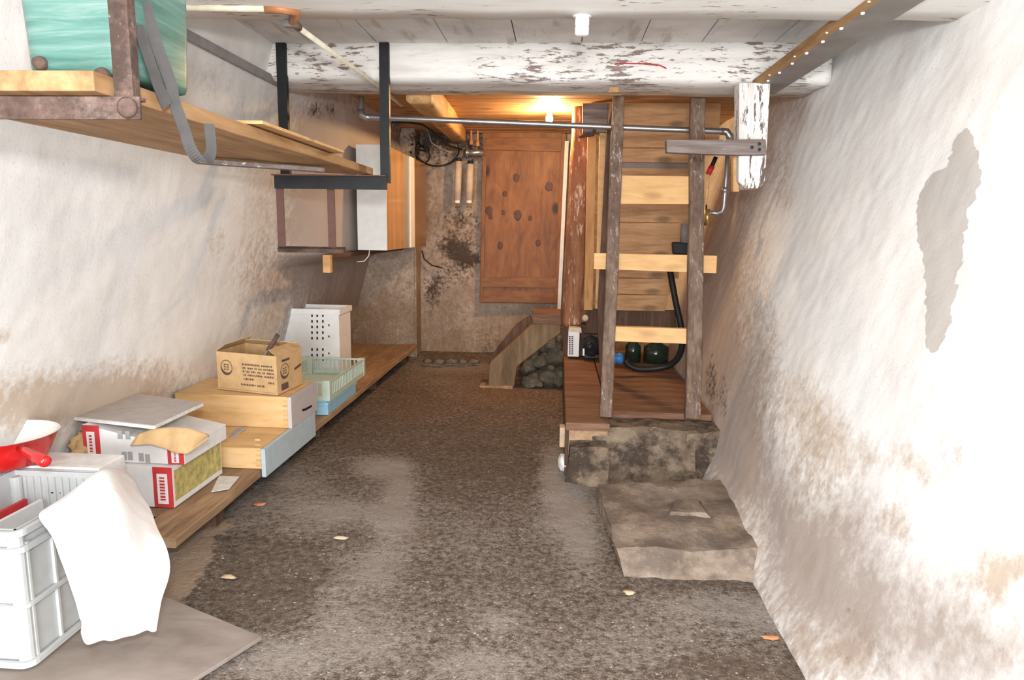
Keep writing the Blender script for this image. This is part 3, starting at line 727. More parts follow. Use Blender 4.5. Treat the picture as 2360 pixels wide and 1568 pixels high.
t = thing('flat_sheet', 'large flat grey sheet with white edges on the upper white carton', 'sheet', P(320, 950, Z=c2z+.005))
pl = [(170, 966), (356, 987), (468, 934), (300, 910)]
part('panel', flatpoly(pl, c2z+.005, .012), 'sheet', t)
e = MB()
for a, b in ((pl[0], pl[1]), (pl[1], pl[2])):
    pa, pb = P(*a, Z=c2z+.005), P(*b, Z=c2z+.005); e.sweep([pa+Vector((0, -.004, .004)), pb+Vector((0, -.004, .004))], [(-.004, -.007), (.004, -.007), (.004, .007), (-.004, .007)])
part('edge_trim', e, 'sheetedge', t)
# small grey-white carton beside, torn cardboard, loose board
rows = []
lowp = [(300, 1027), (345, 1024), (375, 1032), (400, 1044), (430, 1047), (452, 1032), (480, 1008)]
topp = [(318, 1000), (345, 990), (375, 986), (400, 984), (440, 988), (465, 996), (483, 1003)]
def c4(l_, t_):
    n_ = len(l_)-1; x_ = t_*n_; i_ = min(int(x_), n_-1); k_ = x_-i_
    return Vector(l_[i_]).lerp(Vector(l_[i_+1]), k_)
for i in range(9):
    v = i/8; r = []
    for j in range(25):
        q2 = c4(lowp, j/24).lerp(c4(topp, j/24), v)
        r.append(P(q2.x, q2.y, Y=CY-.035 + .045*v + .006*math.sin(j*.8)))
    rows.append(r)
o = put('torn_cardboard', 'curled piece of torn brown cardboard leaning over the white cartons', 'cardboard', MB().grid(rows), 'card', True)
sm = o.modifiers.new('solid', 'SOLIDIFY'); sm.thickness = .004
a = P(432, 1076, Y=CY+.30); b = P(556, 988, Y=3.53)
put('loose_board', 'narrow greyish board leaning from the cartons onto the lower drawer', 'board', MB().sweep([a, b], [(-.03, -.004), (.03, -.004), (.03, .004), (-.03, .004)], (1, .2, .2)), 'sheet', bevel=.001)
put('paper_sheet', 'small grey card lying at the bench edge by the lower drawer', 'card', flatpoly([(487, 1135), (528, 1128), (552, 1100), (505, 1098)], BT+.006, .003), 'sheetedge')
rows = [[P(L(150, 205, j/6)+3*math.sin(i*2.), L(1000, 1060, i/6)+5*math.sin(j*2.1+i), Y=CY+.1+.03*math.sin(j*1.7+i*1.1)-.015*i) for j in range(7)] for i in range(7)]
o = put('crumpled_piece', 'crumpled brown piece left of the white cartons', 'bag', MB().grid([[Vector((p.x if j > (6-i)*.7 else p.x+.02*(6-i-j)*.5, p.y, p.z)) for j, p in enumerate(r)] for i, r in enumerate(rows)]), 'card', True)  # crumpled brown surface beside the cartons
sm = o.modifiers.new('solid', 'SOLIDIFY'); sm.thickness = .02

# ------------------------------------------------------------------ foreground left: crate, pan, cloth, board
put('floor_board', 'flat grey-brown board lying on the floor under the grey crate', 'board',
    flatpoly([(604, 1476), (370, 1378), (60, 1395), (-260, 1640), (330, 1650)], .022, .014), 'board', bevel=.002)
nb = P(70, 1540, Z=.045)
KX1, KY0 = nb.x, nb.y; KX0 = KX1-.42; KY1 = KY0+.50; KZ0 = .045; KZ1 = .49
put('wood_block', 'dark wooden block under the near corner of the grey crate', 'block', MB().box(KX1-.35, KX1-.02, KY0+.02, KY0+.12, .036, .0445), 'darkwood')
t = thing('plastic_crate', 'light grey plastic crate with ribbed sides in the left foreground', 'crate', ((KX0+KX1)/2, (KY0+KY1)/2, KZ0))
b = MB(); th = .005; tp = .012
def wallq(b, ax, ay, bx, by, z0, z1):
    d = Vector((bx-ax, by-ay, 0)).normalized(); n = Vector((-d.y, d.x, 0))*th
    b.hexa([(ax, ay, z0), (bx, by, z0), (bx+n.x, by+n.y, z0), (ax+n.x, ay+n.y, z0)], [(ax, ay, z1), (bx, by, z1), (bx+n.x, by+n.y, z1), (ax+n.x, ay+n.y, z1)])
cs = [(KX0+tp, KY0+tp), (KX1-tp, KY0+tp), (KX1-tp, KY1-tp), (KX0+tp, KY1-tp)]
for i in range(4): wallq(b, *cs[i], *cs[(i+1) % 4], KZ0, KZ1)
b.box(KX0+tp, KX1-tp, KY0+tp, KY1-tp, KZ0, KZ0+.006)
part('body', b, 'crate', t)
r = MB()
for (z0, z1, o_) in ((KZ1-.022, KZ1, .004), (KZ1-.075, KZ1-.055, .002), (KZ0+.19, KZ0+.205, .0), (KZ0, KZ0+.02, .004)):
    sec = rrect((KX0+KX1)/2, (KY0+KY1)/2, (KX1-KX0)/2+o_, (KY1-KY0)/2+o_, .03)
    r.sweep([(x, y, (z0+z1)/2) for x, y in sec], [(-.007, -(z1-z0)/2), (.007, -(z1-z0)/2), (.007, (z1-z0)/2), (-.007, (z1-z0)/2)], None, close=True)
part('rim', r, 'crate', t, bevel=.002)
ribs = MB()
for k in range(5):
    xx = KX0+.03+(KX1-KX0-.06)*k/4; ribs.box(xx-.005, xx+.005, KY0+.001, KY0+tp, KZ0+.01, KZ1-.05)
    yy = KY0+.04+(KY1-KY0-.08)*k/4; ribs.box(KX1-tp, KX1-.001, yy-.005, yy+.005, KZ0+.01, KZ1-.05)
for k in range(14):
    xx = KX0+.03+(KX1-KX0-.06)*k/13; ribs.box(xx-.004, xx+.004, KY1-tp-.012, KY1-tp-.004, KZ0+.01, KZ1-.02)
for (xx, yy) in ((KX0, KY0), (KX1, KY0), (KX1, KY1), (KX0, KY1)):
    sx_, sy_ = (1 if xx == KX0 else -1), (1 if yy == KY0 else -1)
    ribs.tube([(xx+sx_*.024, yy+sy_*.024, KZ0+.01), (xx+sx_*.024, yy+sy_*.024, KZ1-.02)], .022, 14)
part('ribs', ribs, 'crate', t, bevel=.001)
for px in (150, 170): pass
sl = MB()
for k in range(6):
    xx = KX1-.10-.034*k; sl.box(xx, xx+.016, KY1-tp-.0055, KY1-tp-.0035, KZ1-.085, KZ1-.080)
part('slot_pattern', sl, 'cable', t)
# magazines inside
for k, (mt, lb) in enumerate((('redprint', 'thin red-spined magazine standing inside the grey crate'), ('carton', 'white folded brochure standing inside the grey crate'))):
    put('magazine', lb, 'magazine', MB().box(KX0+.06+.06*k, KX0+.075+.06*k, KY1-.26, KY1-.04, KZ0+.01, KZ1-.10), mt, bevel=.001)

PC = P(6, 1040, Y=KY1+.02); pz = KZ1+.012
t = thing('red_pan', 'red enamel pan with white inside resting on the rim of the grey crate', 'pan', (PC.x, KY1+.02, pz))
pc = (PC.x, KY1+.02, pz)
part('bowl', MB().lathe(pc, [(0, 0), (.12, 0), (.135, .006), (.165, .07), (.182, .112), (.186, .114)], 48), 'red', t, smooth=True)
part('lining', MB().lathe(pc, [(.187, .1145), (.180, .114), (.160, .07), (.13, .010), (0, .006)], 48), 'enamel', t, smooth=True)
h0 = P(62, 1042, Y=KY1-.125); h1 = P(104, 1064, Y=KY1-.225)
part('handle', MB().tube([h0+(h0-h1)*.4, h0, h0.lerp(h1, .5), h1, h1+(h1-h0)*.05], .019, 16, scale=[.7, .85, .95, 1.05, .6]), 'red', t, smooth=True)
# support so that the pan rests level: a folded carton behind the crate
put('folded_carton', 'folded beige paper carton behind the grey crate under the red pan', 'carton', MB().box(KX0-.0, KX1-.10, KY1+.012, KY1+.17, .04, pz-.004), 'sheetedge', bevel=.004)

rows = [[(120, 1165, KY0+.18), (180, 1128, KY0+.26), (240, 1088, KY0+.36), (300, 1094, KY0+.47)],
        [(92, 1192, KY0+.03), (168, 1142, KY0+.11), (250, 1092, KY0+.25), (312, 1118, KY0+.38)],
        [(128, 1255, KY0-.02), (200, 1230, KY0+.03), (285, 1215, KY0+.12), (352, 1200, KY0+.27)],
        [(158, 1345, KY0-.01), (218, 1345, KY0+.02), (305, 1330, KY0+.08), (391, 1298, KY0+.18)],
        [(180, 1420, KY0+.03), (212, 1435, KY0+.03), (300, 1420, KY0+.06), (374, 1385, KY0+.12)],
        [(186, 1434, KY0+.04), (206, 1482, KY0+.05), (288, 1466, KY0+.06), (362, 1450, KY0+.08)]]
G = [[P(x, y, Y=d) for x, y, d in r] for r in rows]
def cr(a, b, c, d, s): return .5*((2*b)+(c-a)*s+(2*a-5*b+4*c-d)*s*s+(3*b-a-3*c+d)*s**3)
def interp(lst, t_):
    n = len(lst)-1; x = t_*n; i = min(int(x), n-1); s = x-i
    return cr(lst[max(i-1, 0)], lst[i], lst[i+1], lst[min(i+2, n)], s)
cl = []
for i in range(61):
    v = i/60; row4 = [interp([G[r][c] for r in range(6)], v) for c in range(4)]; r = []
    for j in range(61):
        u = j/60; p = interp(row4, u)
        amp = .010*sstep(.12, .5, v)
        p = p + Vector((.35, -1, .1))*amp*(math.sin(u*17 + v*2.2 + 1.2) + .5*math.sin(u*31 - v*3)) + noise.noise_vector(p*9)*.006
        p.z = max(p.z, .040)
        r.append(p)
    cl.append(r)
o = put('draped_cloth', 'pinkish white cloth draped over the side of the grey crate', 'cloth', MB().grid(cl), 'cloth', True)
sm = o.modifiers.new('solid', 'SOLIDIFY'); sm.thickness = .003

# ------------------------------------------------------------------ wall cabinet on the left
x_f = P(890, 450, Y=5.35).x; x_b = P(822, 450, Y=5.35).x
ztop = P(860, 333, Y=5.35).z; zbot = P(860, 577, Y=5.35).z
t = thing('wall_cabinet', 'long glossy cabinet with white end panel hung high on the left wall', 'cabinet', ((x_f+x_b)/2, 6.0, zbot))
part('end_panel', MB().box(x_b, x_f, 5.35, 5.37, zbot, ztop), 'offwhite', t, bevel=.002)
part('body', MB().box(x_b, x_f-.018, 5.371, 6.95, zbot+.004, ztop-.004), 'offwhite', t)
part('door', MB().box(x_f-.017, x_f, 5.372, P(930, 450, X=x_f).y, zbot, ztop), 'veneer', t, bevel=.002)
part('door', MB().box(x_f-.017, x_f-.002, P(930, 450, X=x_f).y+.003, P(944, 450, X=x_f).y, zbot, ztop), 'greige', t, bevel=.002)
part('door', MB().box(x_f-.017, x_f, P(954, 450, X=x_f).y, 6.95, zbot, ztop), 'veneerdark', t, bevel=.002)
part('highlight_strip', MB().box(x_f-.012, x_f+.008, P(944, 450, X=x_f).y+.003, P(954, 450, X=x_f).y-.003, zbot, ztop), 'white', t, bevel=.003)  # white strip paints the bright highlight on the glossy front
for yy in (5.5, 6.0):
    pass
t = thing('wall_batten', 'weathered batten with pale end block on the left wall below the cabinet', 'batten', P(755, 610, Y=4.70))
e0 = P(755, 608, Y=4.70)
part('end_block', MB().beam(e0+Vector((0, 0, .06)), e0+Vector((0, .0, -.06)), .055, .05, (1, 0, 0), 6, .002), 'palepine', t)
part('rail', MB().beam(e0+Vector((-.03, .03, .045)), Vector((-1.60, 6.9, e0.z+.05)), .05, .035, (1, 0, 0), 20, .002), 'redbrown', t)
pts = [P(x, y, Y=5.4) for x, y in ((852, 574), (850, 590), (840, 602), (822, 604))]
put('thin_wire', 'thin white wire curling out below the wall cabinet', 'wire', MB().tube(pts, .004, 6), 'white', True)

# ------------------------------------------------------------------ back wall: door, tubes, cables
DY = 7.30
def quadY(px, Y, th):       # px list BL BR TR TL in pixels, faces camera
    f = [P(x, y, Y=Y) for x, y in px]; bk = [p + Vector((0, th, 0)) for p in f]
    return MB().hexa([f[0], f[1], bk[1], bk[0]], [f[3], f[2], bk[2], bk[3]])
d = link('door_1', quadY([(1105, 698), (1284, 700), (1303, 306), (1114, 306)], DY-.03, .04), 'door', None, False, .004); d['kind'] = 'structure'; d['label'] = 'knotty brown wooden door leaf set in the far wall'; d['category'] = 'door'
link('door_rail', quadY([(1113, 345), (1296, 350), (1297, 318), (1114, 316)], DY-.05, .018), 'doorx', d, False, .003)
link('door_rail', quadY([(1108, 662), (1283, 664), (1284, 640), (1109, 640)], DY-.055, .022), 'doorx', d, False, .003)
link('door_rail', quadY([(1106, 697), (1283, 699), (1283, 672), (1107, 670)], DY-.045, .012), 'doorx', d, False, .003)
link('door_stile', quadY([(1105, 698), (1114, 698), (1122, 308), (1113, 307)], DY-.050, .018), 'door', d, False, .003)
link('door_stile', quadY([(1276, 700), (1286, 700), (1305, 308), (1294, 308)], DY-.050, .018), 'door', d, False, .003)
for (kx, ky, kr) in ((1190, 410, 10), (1265, 430, 11), (1163, 447, 7), (1127, 486, 11), (1131, 500, 7), (1193, 496, 12), (1160, 490, 6), (1222, 503, 6), (1153, 566, 9), (1150, 322, 5), (1248, 322, 5), (1240, 560, 8), (1118, 389, 6)):
    kp = P(kx, ky, Y=DY-.031); kr_ = kr*DY/F
    link('knot', MB().blob(kp, (kr_*.72, .002, kr_*.95), .22, kx, 10), 'knotwood', d, True)
mb = quadY([(1284, 722), (1292, 722), (1311, 325), (1302, 325)], DY-.06, .03)
o = struct('trim_1', mb, 'offwhite', False, 'pale painted strip at the hinge side of the far door', 'trim')
mb = quadY([(1080, 306), (1312, 306), (1312, 290), (1080, 290)], DY-.05, .05)
o = struct('trim_2', mb, 'doorx', False, 'brown header board above the far door', 'trim')

for i, (xa, ya, yb, lb) in enumerate(((1056, 372, 462, 'left of two pale tubular fittings on the wall beside the brown door'), (1083, 378, 462, 'right of two pale tubular fittings, next to the brown door'))):
    t = thing('tubular_fitting', lb, 'tube', P(xa, yb, Y=DY-.12), 'pale tubular fittings on the far wall')
    a = P(xa+1, ya, Y=DY-.10); b = P(xa-2, yb, Y=DY-.10)
    part('tube', MB().tube([a, b], .036, 20), 'knob', t, smooth=True)
    part('end_cap', MB().tube([b, b+Vector((0, 0, -.03))], .03, 16), 'white', t, smooth=True)
    part('end_cap', MB().tube([a, a+Vector((0, 0, .03))], .03, 16), 'black', t, smooth=True)
    for s in (-.018, .018): part('pin', MB().tube([b+Vector((s, 0, -.03)), b+Vector((s, 0, -.075))], .006, 8), 'brass', t, smooth=True)
a = P(1068, 352, Y=DY-.14); b = P(1116, 352, Y=DY-.14)
t = thing('pipe_stub', 'short grey pipe above the tubular fittings at the door top corner', 'pipe', a)
part('pipe', MB().tube([a, b], .034, 16), 'pipe', t, smooth=True)
part('collar', MB().tube([a.lerp(b, .1), a.lerp(b, .25)], .045, 16), 'pipe', t, smooth=True)
def loop(cx, cy, rx, ry, Y, a0=0, a1=2*math.pi, n=30): return [P(cx+rx*math.cos(a0+(a1-a0)*i/n), cy+ry*math.sin(a0+(a1-a0)*i/n), Y=Y+.02*math.sin(i*.7)) for i in range(n+1)]
put('coiled_cable', 'black cable hanging in loops left of the far door', 'cable',
    MB().tube(loop(1008, 345, 50, 38, DY-.25, -.4, 3.6)+loop(975, 356, 16, 20, DY-.22, 0, 6)+loop(956, 345, 10, 14, DY-.2, 0, 5), .009, 7), 'cable', True)
pts = [P(x, y, Y=w) for x, y, w in ((905, 282, 5.6), (940, 282, 5.8), (975, 288, 6.2), (1000, 305, 6.6), (1030, 335, 6.9), (1065, 345, 7.1))]
put('black_cable', 'black cable running under the galvanised pipe towards the far door', 'cable', MB().tube(pts, .010, 7), 'cable', True)
pts = [P(x, y, Y=7.1) for x, y in ((918, 240), (945, 268), (985, 300), (995, 330), (1015, 342), (1040, 352))]
put('pale_cable', 'thin pale cable drooping beside the orange joist', 'cable', MB().tube(pts, .007, 7), 'greycable', True)
put('wall_cable', 'dark cable curving on the far wall below the cabinet end', 'cable', MB().tube([P(x, y, Y=7.30) for x, y in ((972, 578), (978, 598), (995, 612), (1020, 618))], .007, 6), 'cable', True)
for k, (px, py, q, mt) in enumerate(((1086, 318, 305, 'orange'), (1101, 322, 300, 'pinez'))):
    a = P(px, py+4, Y=DY-.1); b = P(px, q-8, Y=DY-.1)
    put('valve_handle', ('red' if k == 0 else 'orange') + ' small valve handle above the pipe stub by the far door', 'valve', MB().tube([a, b], .014, 10, scale=[1, .6]).tube([a+Vector((0, 0, -.05)), a], .02, 10), mt, True)

# sloping timber step in front of the door wall
def prismY(pts, Y0, Y1):
    lo = [P(x, y, Y=Y0) for x, y in pts]; hi = [p+Vector((0, Y1-Y0, 0)) for p in lo]
    m = MB(); b0 = m.add(lo); b1 = m.add(hi); n = len(lo)
    m.face(*range(b0, b0+n)); m.face(*reversed(range(b1, b1+n)))
    for i in range(n): j = (i+1) % n; m.face(b0+i, b1+i, b1+j, b0+j)
    return m
t = thing('sloping_timber', 'rough olive-brown sloping timber prop below the far door', 'timber', P(1155, 890, Z=.01))
yy = P(1155, 893, Z=.0).y
part('prop', prismY([(1125, 893), (1185, 893), (1192, 845), (1292, 768), (1292, 748), (1228, 746), (1180, 790), (1128, 838)], yy, yy+.16), 'ramp', t, bevel=.012)
part('top_block', prismY([(1228, 746), (1294, 750), (1293, 722), (1228, 720)], yy-.01, yy+.3), 'platform', t, bevel=.006)
part('back_board', prismY([(1118, 838), (1132, 838), (1226, 742), (1222, 728), (1190, 748)], yy+.18, yy+.26), 'darkwood', t, bevel=.004)
part('foot_plate', prismY([(1105, 900), (1182, 900), (1182, 890), (1105, 890)], yy-.03, yy+.10), 'bench', t, bevel=.004)
# rubble heap between prop and platform
rb = [(1225, 800, 22, 26), (1262, 790, 26, 20), (1245, 835, 26, 22), (1278, 830, 24, 26), (1215, 850, 18, 22), (1262, 868, 28, 20), (1288, 780, 16, 22), (1288, 868, 14, 22), (1228, 878, 22, 14)]
pos = ['topmost left', 'topmost middle', 'middle', 'right of the middle', 'lower left', 'lower middle', 'top right', 'lower right', 'bottom left']
for k, (px, py, rx, ry) in enumerate(rb):
    base_y = P(px, py+ry, Z=.0).y; Y = min(6.42, base_y+.02); c = P(px, py, Y=Y); s = Y/F
    put('rubble_stone', f'{pos[k]} rough stone of the rubble heap beside the brown platform', 'stone', MB().blob(c, (rx*s*1.15, .10, ry*s*1.15), .5, k), 'rubble', True, group='rubble stones beside the platform')
for k, px in enumerate((985, 1012, 1040, 1066, 1092)):
    c = P(px, 832+2*(k % 2), Z=.06); c.y = min(c.y, NB-.10); c.z = .055
    put('wall_foot_stone', ['first', 'second', 'third', 'fourth', 'fifth'][k] + ' small pale stone from the left along the foot of the far wall', 'stone', MB().blob(c, (.045+.015*(k % 3), .03, .025), .5, 20+k, 8), 'rubble', True, group='small stones at the far wall foot')

# galvanised pipe
PY = 4.55
pts = [P(832, 222, Y=PY), P(832, 258, Y=PY), P(836, 267, Y=PY), P(846, 270, Y=PY), P(1265, 287, Y=PY), P(1480, 296, Y=PY), P(1668, 303, Y=PY), P(1677, 306, Y=PY), P(1681, 316, Y=PY)]
mb = MB().tube(pts, .018, 12)
t = thing('galvanised_pipe', 'grey galvanised pipe crossing the room behind the ladder rails', 'pipe', pts[4])
part('pipe', mb, 'pipe', t, smooth=True)
part('elbow', MB().tube([P(1662, 303, Y=PY), P(1675, 304, Y=PY), P(1682, 314, Y=PY), P(1682, 322, Y=PY)], .023, 12), 'pipe', t, smooth=True)
part('elbow', MB().tube([P(832, 252, Y=PY), P(834, 266, Y=PY), P(845, 270, Y=PY), P(856, 271, Y=PY)], .022, 12), 'pipe', t, smooth=True)
part('down_pipe', MB().tube([P(1679, 318, Y=PY), P(1673, 420, Y=PY), P(1668, 478, Y=PY), P(1664, 488, Y=PY), P(1652, 492, Y=PY), P(1632, 490, Y=PY)], .014, 10), 'pipe', t, smooth=True)
part('coupling', MB().tube([P(1671, 432, Y=PY), P(1670, 445, Y=PY)], .020, 10), 'pipe', t, smooth=True)
t = thing('stop_valve', 'brass stop valve on the right of the ladder', 'valve', P(1630, 500, Y=PY))
part('body', MB().tube([P(1630, 482, Y=PY), P(1630, 520, Y=PY)], .018, 12), 'brass', t, smooth=True)
part('lever', MB().tube([P(1628, 472, Y=PY), P(1625, 520, Y=PY)], .006, 8), 'cable', t, smooth=True)
t = thing('insulated_hose', 'dark hose end with red tape beside the right ladder rail', 'hose', P(1635, 395, Y=PY+.1))
part('hose', MB().tube([P(1650, 362, Y=PY+.1), P(1640, 385, Y=PY+.1)], .014, 8), 'cable', t, smooth=True)
part('red_tape', MB().tube([P(1641, 383, Y=PY+.1), P(1632, 402, Y=PY+.1)], .018, 10), 'redtape', t, smooth=True)
part('yellow_pipe', MB().tube([P(1632, 402, Y=PY+.1), P(1627, 470, Y=PY+.1)], .010, 8), 'palepine', t, smooth=True)

# bulb
bc = P(1266, 272, Y=6.0)
t = thing('light_bulb', 'glowing bare bulb under the orange boards behind the beam', 'light bulb', (bc.x, bc.y, bc.z))
part('glass', MB().lathe(bc, [(0, -.045), (.018, -.04), (.03, -.02), (.031, 0), (.02, .03), (.013, .045)], 24), 'bulb', t, smooth=True)
part('socket', MB().lathe(bc, [(.013, .045), (.02, .046), (.02, CZ-.01-bc.z), (0, CZ-.01-bc.z)], 20), 'white', t, smooth=True)
l = bpy.data.lights.new('bulb_light', 'POINT'); l.energy = 70; l.color = (1.0, .64, .30); l.shadow_soft_size = .05
lo = bpy.data.objects.new('bulb_light', l); COL.objects.link(lo); lo.location = bc + Vector((0, -.06, -.02)); lo.parent = None

# ------------------------------------------------------------------ right side: platform, steps, ladder
PZ = .33
px0 = P(1302, 900, Z=PZ).x
f_y = P(1500, 952, Z=PZ).y
t = thing('wooden_platform', 'low dark brown plank platform behind the ladder', 'platform', (.55, 4.6, 0))
k = 0; y = f_y
while y < 6.0:
    w = .14 + .05*random.random()
    part('plank', MB().beam((px0+.26, y+w/2, PZ-.02+.004*random.random()), (.93, y+w/2, PZ-.02), w-.004, .04, (0, 1, 0), 16, .003), 'platform', t); y += w
part('side_plank', MB().beam((px0+.125, f_y-.22, PZ-.035), (px0+.125, 6.15, PZ-.02), .25, .045, (1, 0, 0), 40, .004), 'platform', t)
part('side_face', MB().box(px0-.002, px0+.02, f_y-.2, 6.1, .0, PZ-.05), 'darkwood', t)
part('front_face', MB().box(px0+.02, px0+.24, f_y-.21, f_y-.19, .12, PZ-.055), 'bench', t)
part('sleeper', MB().box(px0+.25, .92, f_y+.02, f_y+.10, .1, PZ-.042), 'darkwood', t)
# stone step below the ladder
def roughblock(quad_lo, quad_hi, n=14, jit=.02, ns=5):
    m = MB(); A_, B_, C_, D_ = [Vector(p) for p in quad_lo]; E_, F_, G_, H_ = [Vector(p) for p in quad_hi]
    def faceg(a, b, c, d):
        rows = []
        for i in range(n+1):
            v = i/n; r = []
            for j in range(n*2+1):
                u = j/(2*n); p = a.lerp(b, u).lerp(d.lerp(c, u), v)
                edge = 1.0
                r.append(p + noise.noise_vector(p*ns)*jit + noise.noise_vector(p*ns*4)*jit*.35)
            rows.append(r)
        m.grid(rows)
    faceg(A_, B_, F_, E_); faceg(B_, C_, G_, F_); faceg(D_, A_, E_, H_); faceg(E_, F_, G_, H_); faceg(C_, D_, H_, G_)
    return m
sy = P(1500, 990, Z=.27).y
t = thing('stone_step', 'dark rough stone step in front of the ladder foot', 'stone step', (.55, sy, 0))
part('main_block', roughblock([(.24, sy-.22, 0), (.80, sy-.22, 0), (.80, sy+.12, 0), (.24, sy+.12, 0)], [(.22, sy-.03, .285), (.80, sy-.03, .285), (.80, sy+.12, .288), (.22, sy+.12, .288)], 16, .022), 'stone', t, smooth=True)
part('left_block', roughblock([(px0+.01, sy-.20, 0), (.30, sy-.26, 0), (.30, sy, 0), (px0+.01, sy, 0)], [(px0+.03, sy-.16, .20), (.30, sy-.18, .21), (.30, sy+.02, .22), (px0+.03, sy+.0, .22)], 10, .02), 'stone', t, smooth=True)
part('right_block', roughblock([(.74, sy-.20, 0), (.93, sy-.16, 0), (.93, sy+.12, 0), (.74, sy+.12, 0)], [(.75, sy-.05, .27), (.98, sy-.02, .29), (.98, sy+.12, .29), (.75, sy+.12, .29)], 10, .025), 'stone', t, smooth=True)
# low concrete slab
zs = .095
top = [(1385, 1150), (1392, 1215), (1410, 1262), (1775, 1268), (1800, 1200), (1790, 1120), (1480, 1120)]
bot = [(1375, 1152), (1388, 1235), (1440, 1335), (1500, 1348), (1795, 1350)]
q = [P(x, y, Z=zs) for x, y in [(1380, 1140), (1790, 1140), (1800, 1268), (1418, 1262)]]
fz = .0
lo_ = [P(1440, 1332, Z=fz), P(1806, 1348, Z=fz), P(1830, 1140, Z=fz), P(1374, 1160, Z=fz)]
mb = roughblock([lo_[0], lo_[1], Vector((1.0, q[1].y+.15, 0)), Vector((q[0].x, q[0].y+.1, 0))], [q[3], q[2], Vector((1.0, q[1].y+.15, zs+.02)), Vector((q[0].x, q[0].y+.1, zs+.02))], 24, .016, 6)
put('concrete_step', 'low worn concrete step at the foot of the dark stone step', 'concrete step', mb, 'slab', True)
put('brick_fragment', 'flat brown fragment lying on the low concrete step', 'fragment', roughblock([P(x, y, Z=zs+.005) for x, y in ((1540, 1192), (1640, 1196), (1618, 1158), (1550, 1160))], [P(x, y, Z=zs+.03) for x, y in ((1545, 1180), (1625, 1182), (1608, 1152), (1558, 1152))], 5, .006, 14), 'slab', True)

# ladder
t = thing('ladder', 'wooden ladder with worn dark rails and fresh pale boards as rungs', 'ladder', P(1495, 958, Z=.30))
LB = P(1395, 962, Z=.30).y - .06; LT = 4.46
def lad(px, py):   # point on the leaning plane through the foot line and the top line
    zt_ = P(1500, 240, Y=LT).z; n = Vector((0, zt_-.30, -(LT-LB))).normalized(); o_ = Vector((0, LB, .30))
    d_ = R @ Vector((px - W/2, H/2 - py, -F)); return CAM + d_*((o_-CAM).dot(n)/d_.dot(n))
la, lb_ = lad(1396, 962), lad(1426, 225); ra, rb_ = lad(1597, 966), lad(1608, 225)
ld = (lb_-la).normalized()
part('rail', MB().beam(la, lb_, .072, .055, (1, 0, 0), 60, .006), 'ladder', t, smooth=False)
part('rail', MB().beam(ra, rb_, .088, .06, (1, 0, 0), 60, .007), 'ladder', t, smooth=False)
bk = Vector((0, .045, 0))
def rung(pxs, mat='palepine', off=.0, th=.03):
    f = [lad(x, y) + Vector((0, off, 0)) for x, y in pxs]; b2 = [p + Vector((0, th, 0)) for p in f]
    part('rung', MB().hexa([f[0], f[1], b2[1], b2[0]], [f[3], f[2], b2[2], b2[3]]), mat, t, bevel=.003)
rung([(1428, 470), (1592, 471), (1592, 406), (1430, 404)], 'palepine', .01)
rung([(1369, 621), (1654, 631), (1656, 590), (1370, 584)], 'palepine', .034)
rung([(1414, 787), (1583, 793), (1583, 758), (1415, 753)], 'palepine', .0, .05)
# dark side board standing left of the ladder
part2 = MB().sweep([P(1392, 868, Y=4.95), P(1386, 720, Y=4.95), P(1408, 300, Y=4.95), P(1425, 232, Y=4.95)], [(-.03, -.012), (.03, -.012), (.03, .012), (-.03, .012)], (1, 0, 0))
put('stair_stringer', 'slanting dark brown board just left of the ladder', 'board', part2, 'darkwood', bevel=.002)

# horizontal plank backing behind the ladder
t = thing('plank_partition', 'orange pine plank panelling behind the ladder', 'partition', P(1500, 715, Y=5.55))
rowsb = [(236, 292, 1662, 5.50), (292, 340, 1660, 5.50), (341, 374, 1600, 5.49), (386, 430, 1600, 5.56), (430, 512, 1600, 5.56), (513, 592, 1590, 5.55), (593, 640, 1568, 5.54), (641, 678, 1548, 5.54), (679, 716, 1536, 5.53)]
for (ya, yb, xr, Y) in rowsb:
    part('plank', quadY([(1400, yb-1), (xr-4, yb+2), (xr, ya+2), (1402, ya+1)], Y, .02), 'pine', t, bevel=.002)
part('gap_shade_strip', quadY([(1402, 388), (1600, 388), (1600, 372), (1402, 372)], 5.57, .01), 'ledger', t)  # grey strip colours in the shadow gap between the planks
for (xa, xb, ya, yb, Y, mt, lb) in ((1352, 1372, 238, 715, 5.62, 'pinez', 'broad orange stud right of the peeled post'), (1378, 1392, 300, 712, 5.50, 'palepine', 'narrow pale stud between the orange stud and the dark slanting board'), (1393, 1402, 600, 712, 5.62, 'piney', 'short thin stud behind the left ladder rail')):
    put('wall_stud', lb, 'stud', quadY([(xa-6 if ya < 500 else xa, yb), (xb-6 if ya < 500 else xb, yb), (xb+4, ya), (xa+4, ya)], Y, .05), mt, bevel=.002)
put('header_block', 'grey wooden block at the top between post and ladder', 'block', quadY([(1343, 305), (1398, 305), (1402, 238), (1343, 238)], 5.45, .12), 'barebeam', bevel=.004)
put('iron_hook', 'dark rusty iron hook below the grey header block', 'hook', MB().tube([P(1334, 317, Y=5.43), P(1350, 312, Y=5.43), P(1366, 310, Y=5.435), P(1372, 296, Y=5.445)], .016, 8, scale=[.4, 1, 1, .7]), 'rust', True)
# post
pa, pb = P(1317, 750, Y=5.88), P(1343, 232, Y=5.88)
pa.z = PZ+.0 if False else pa.z
put('timber_post', 'reddish timber post with peeled pale patches beside the far door', 'post', MB().beam(pa, pb, .165, .15, (1, 0, 0), 50, .012, .03), 'post', True)
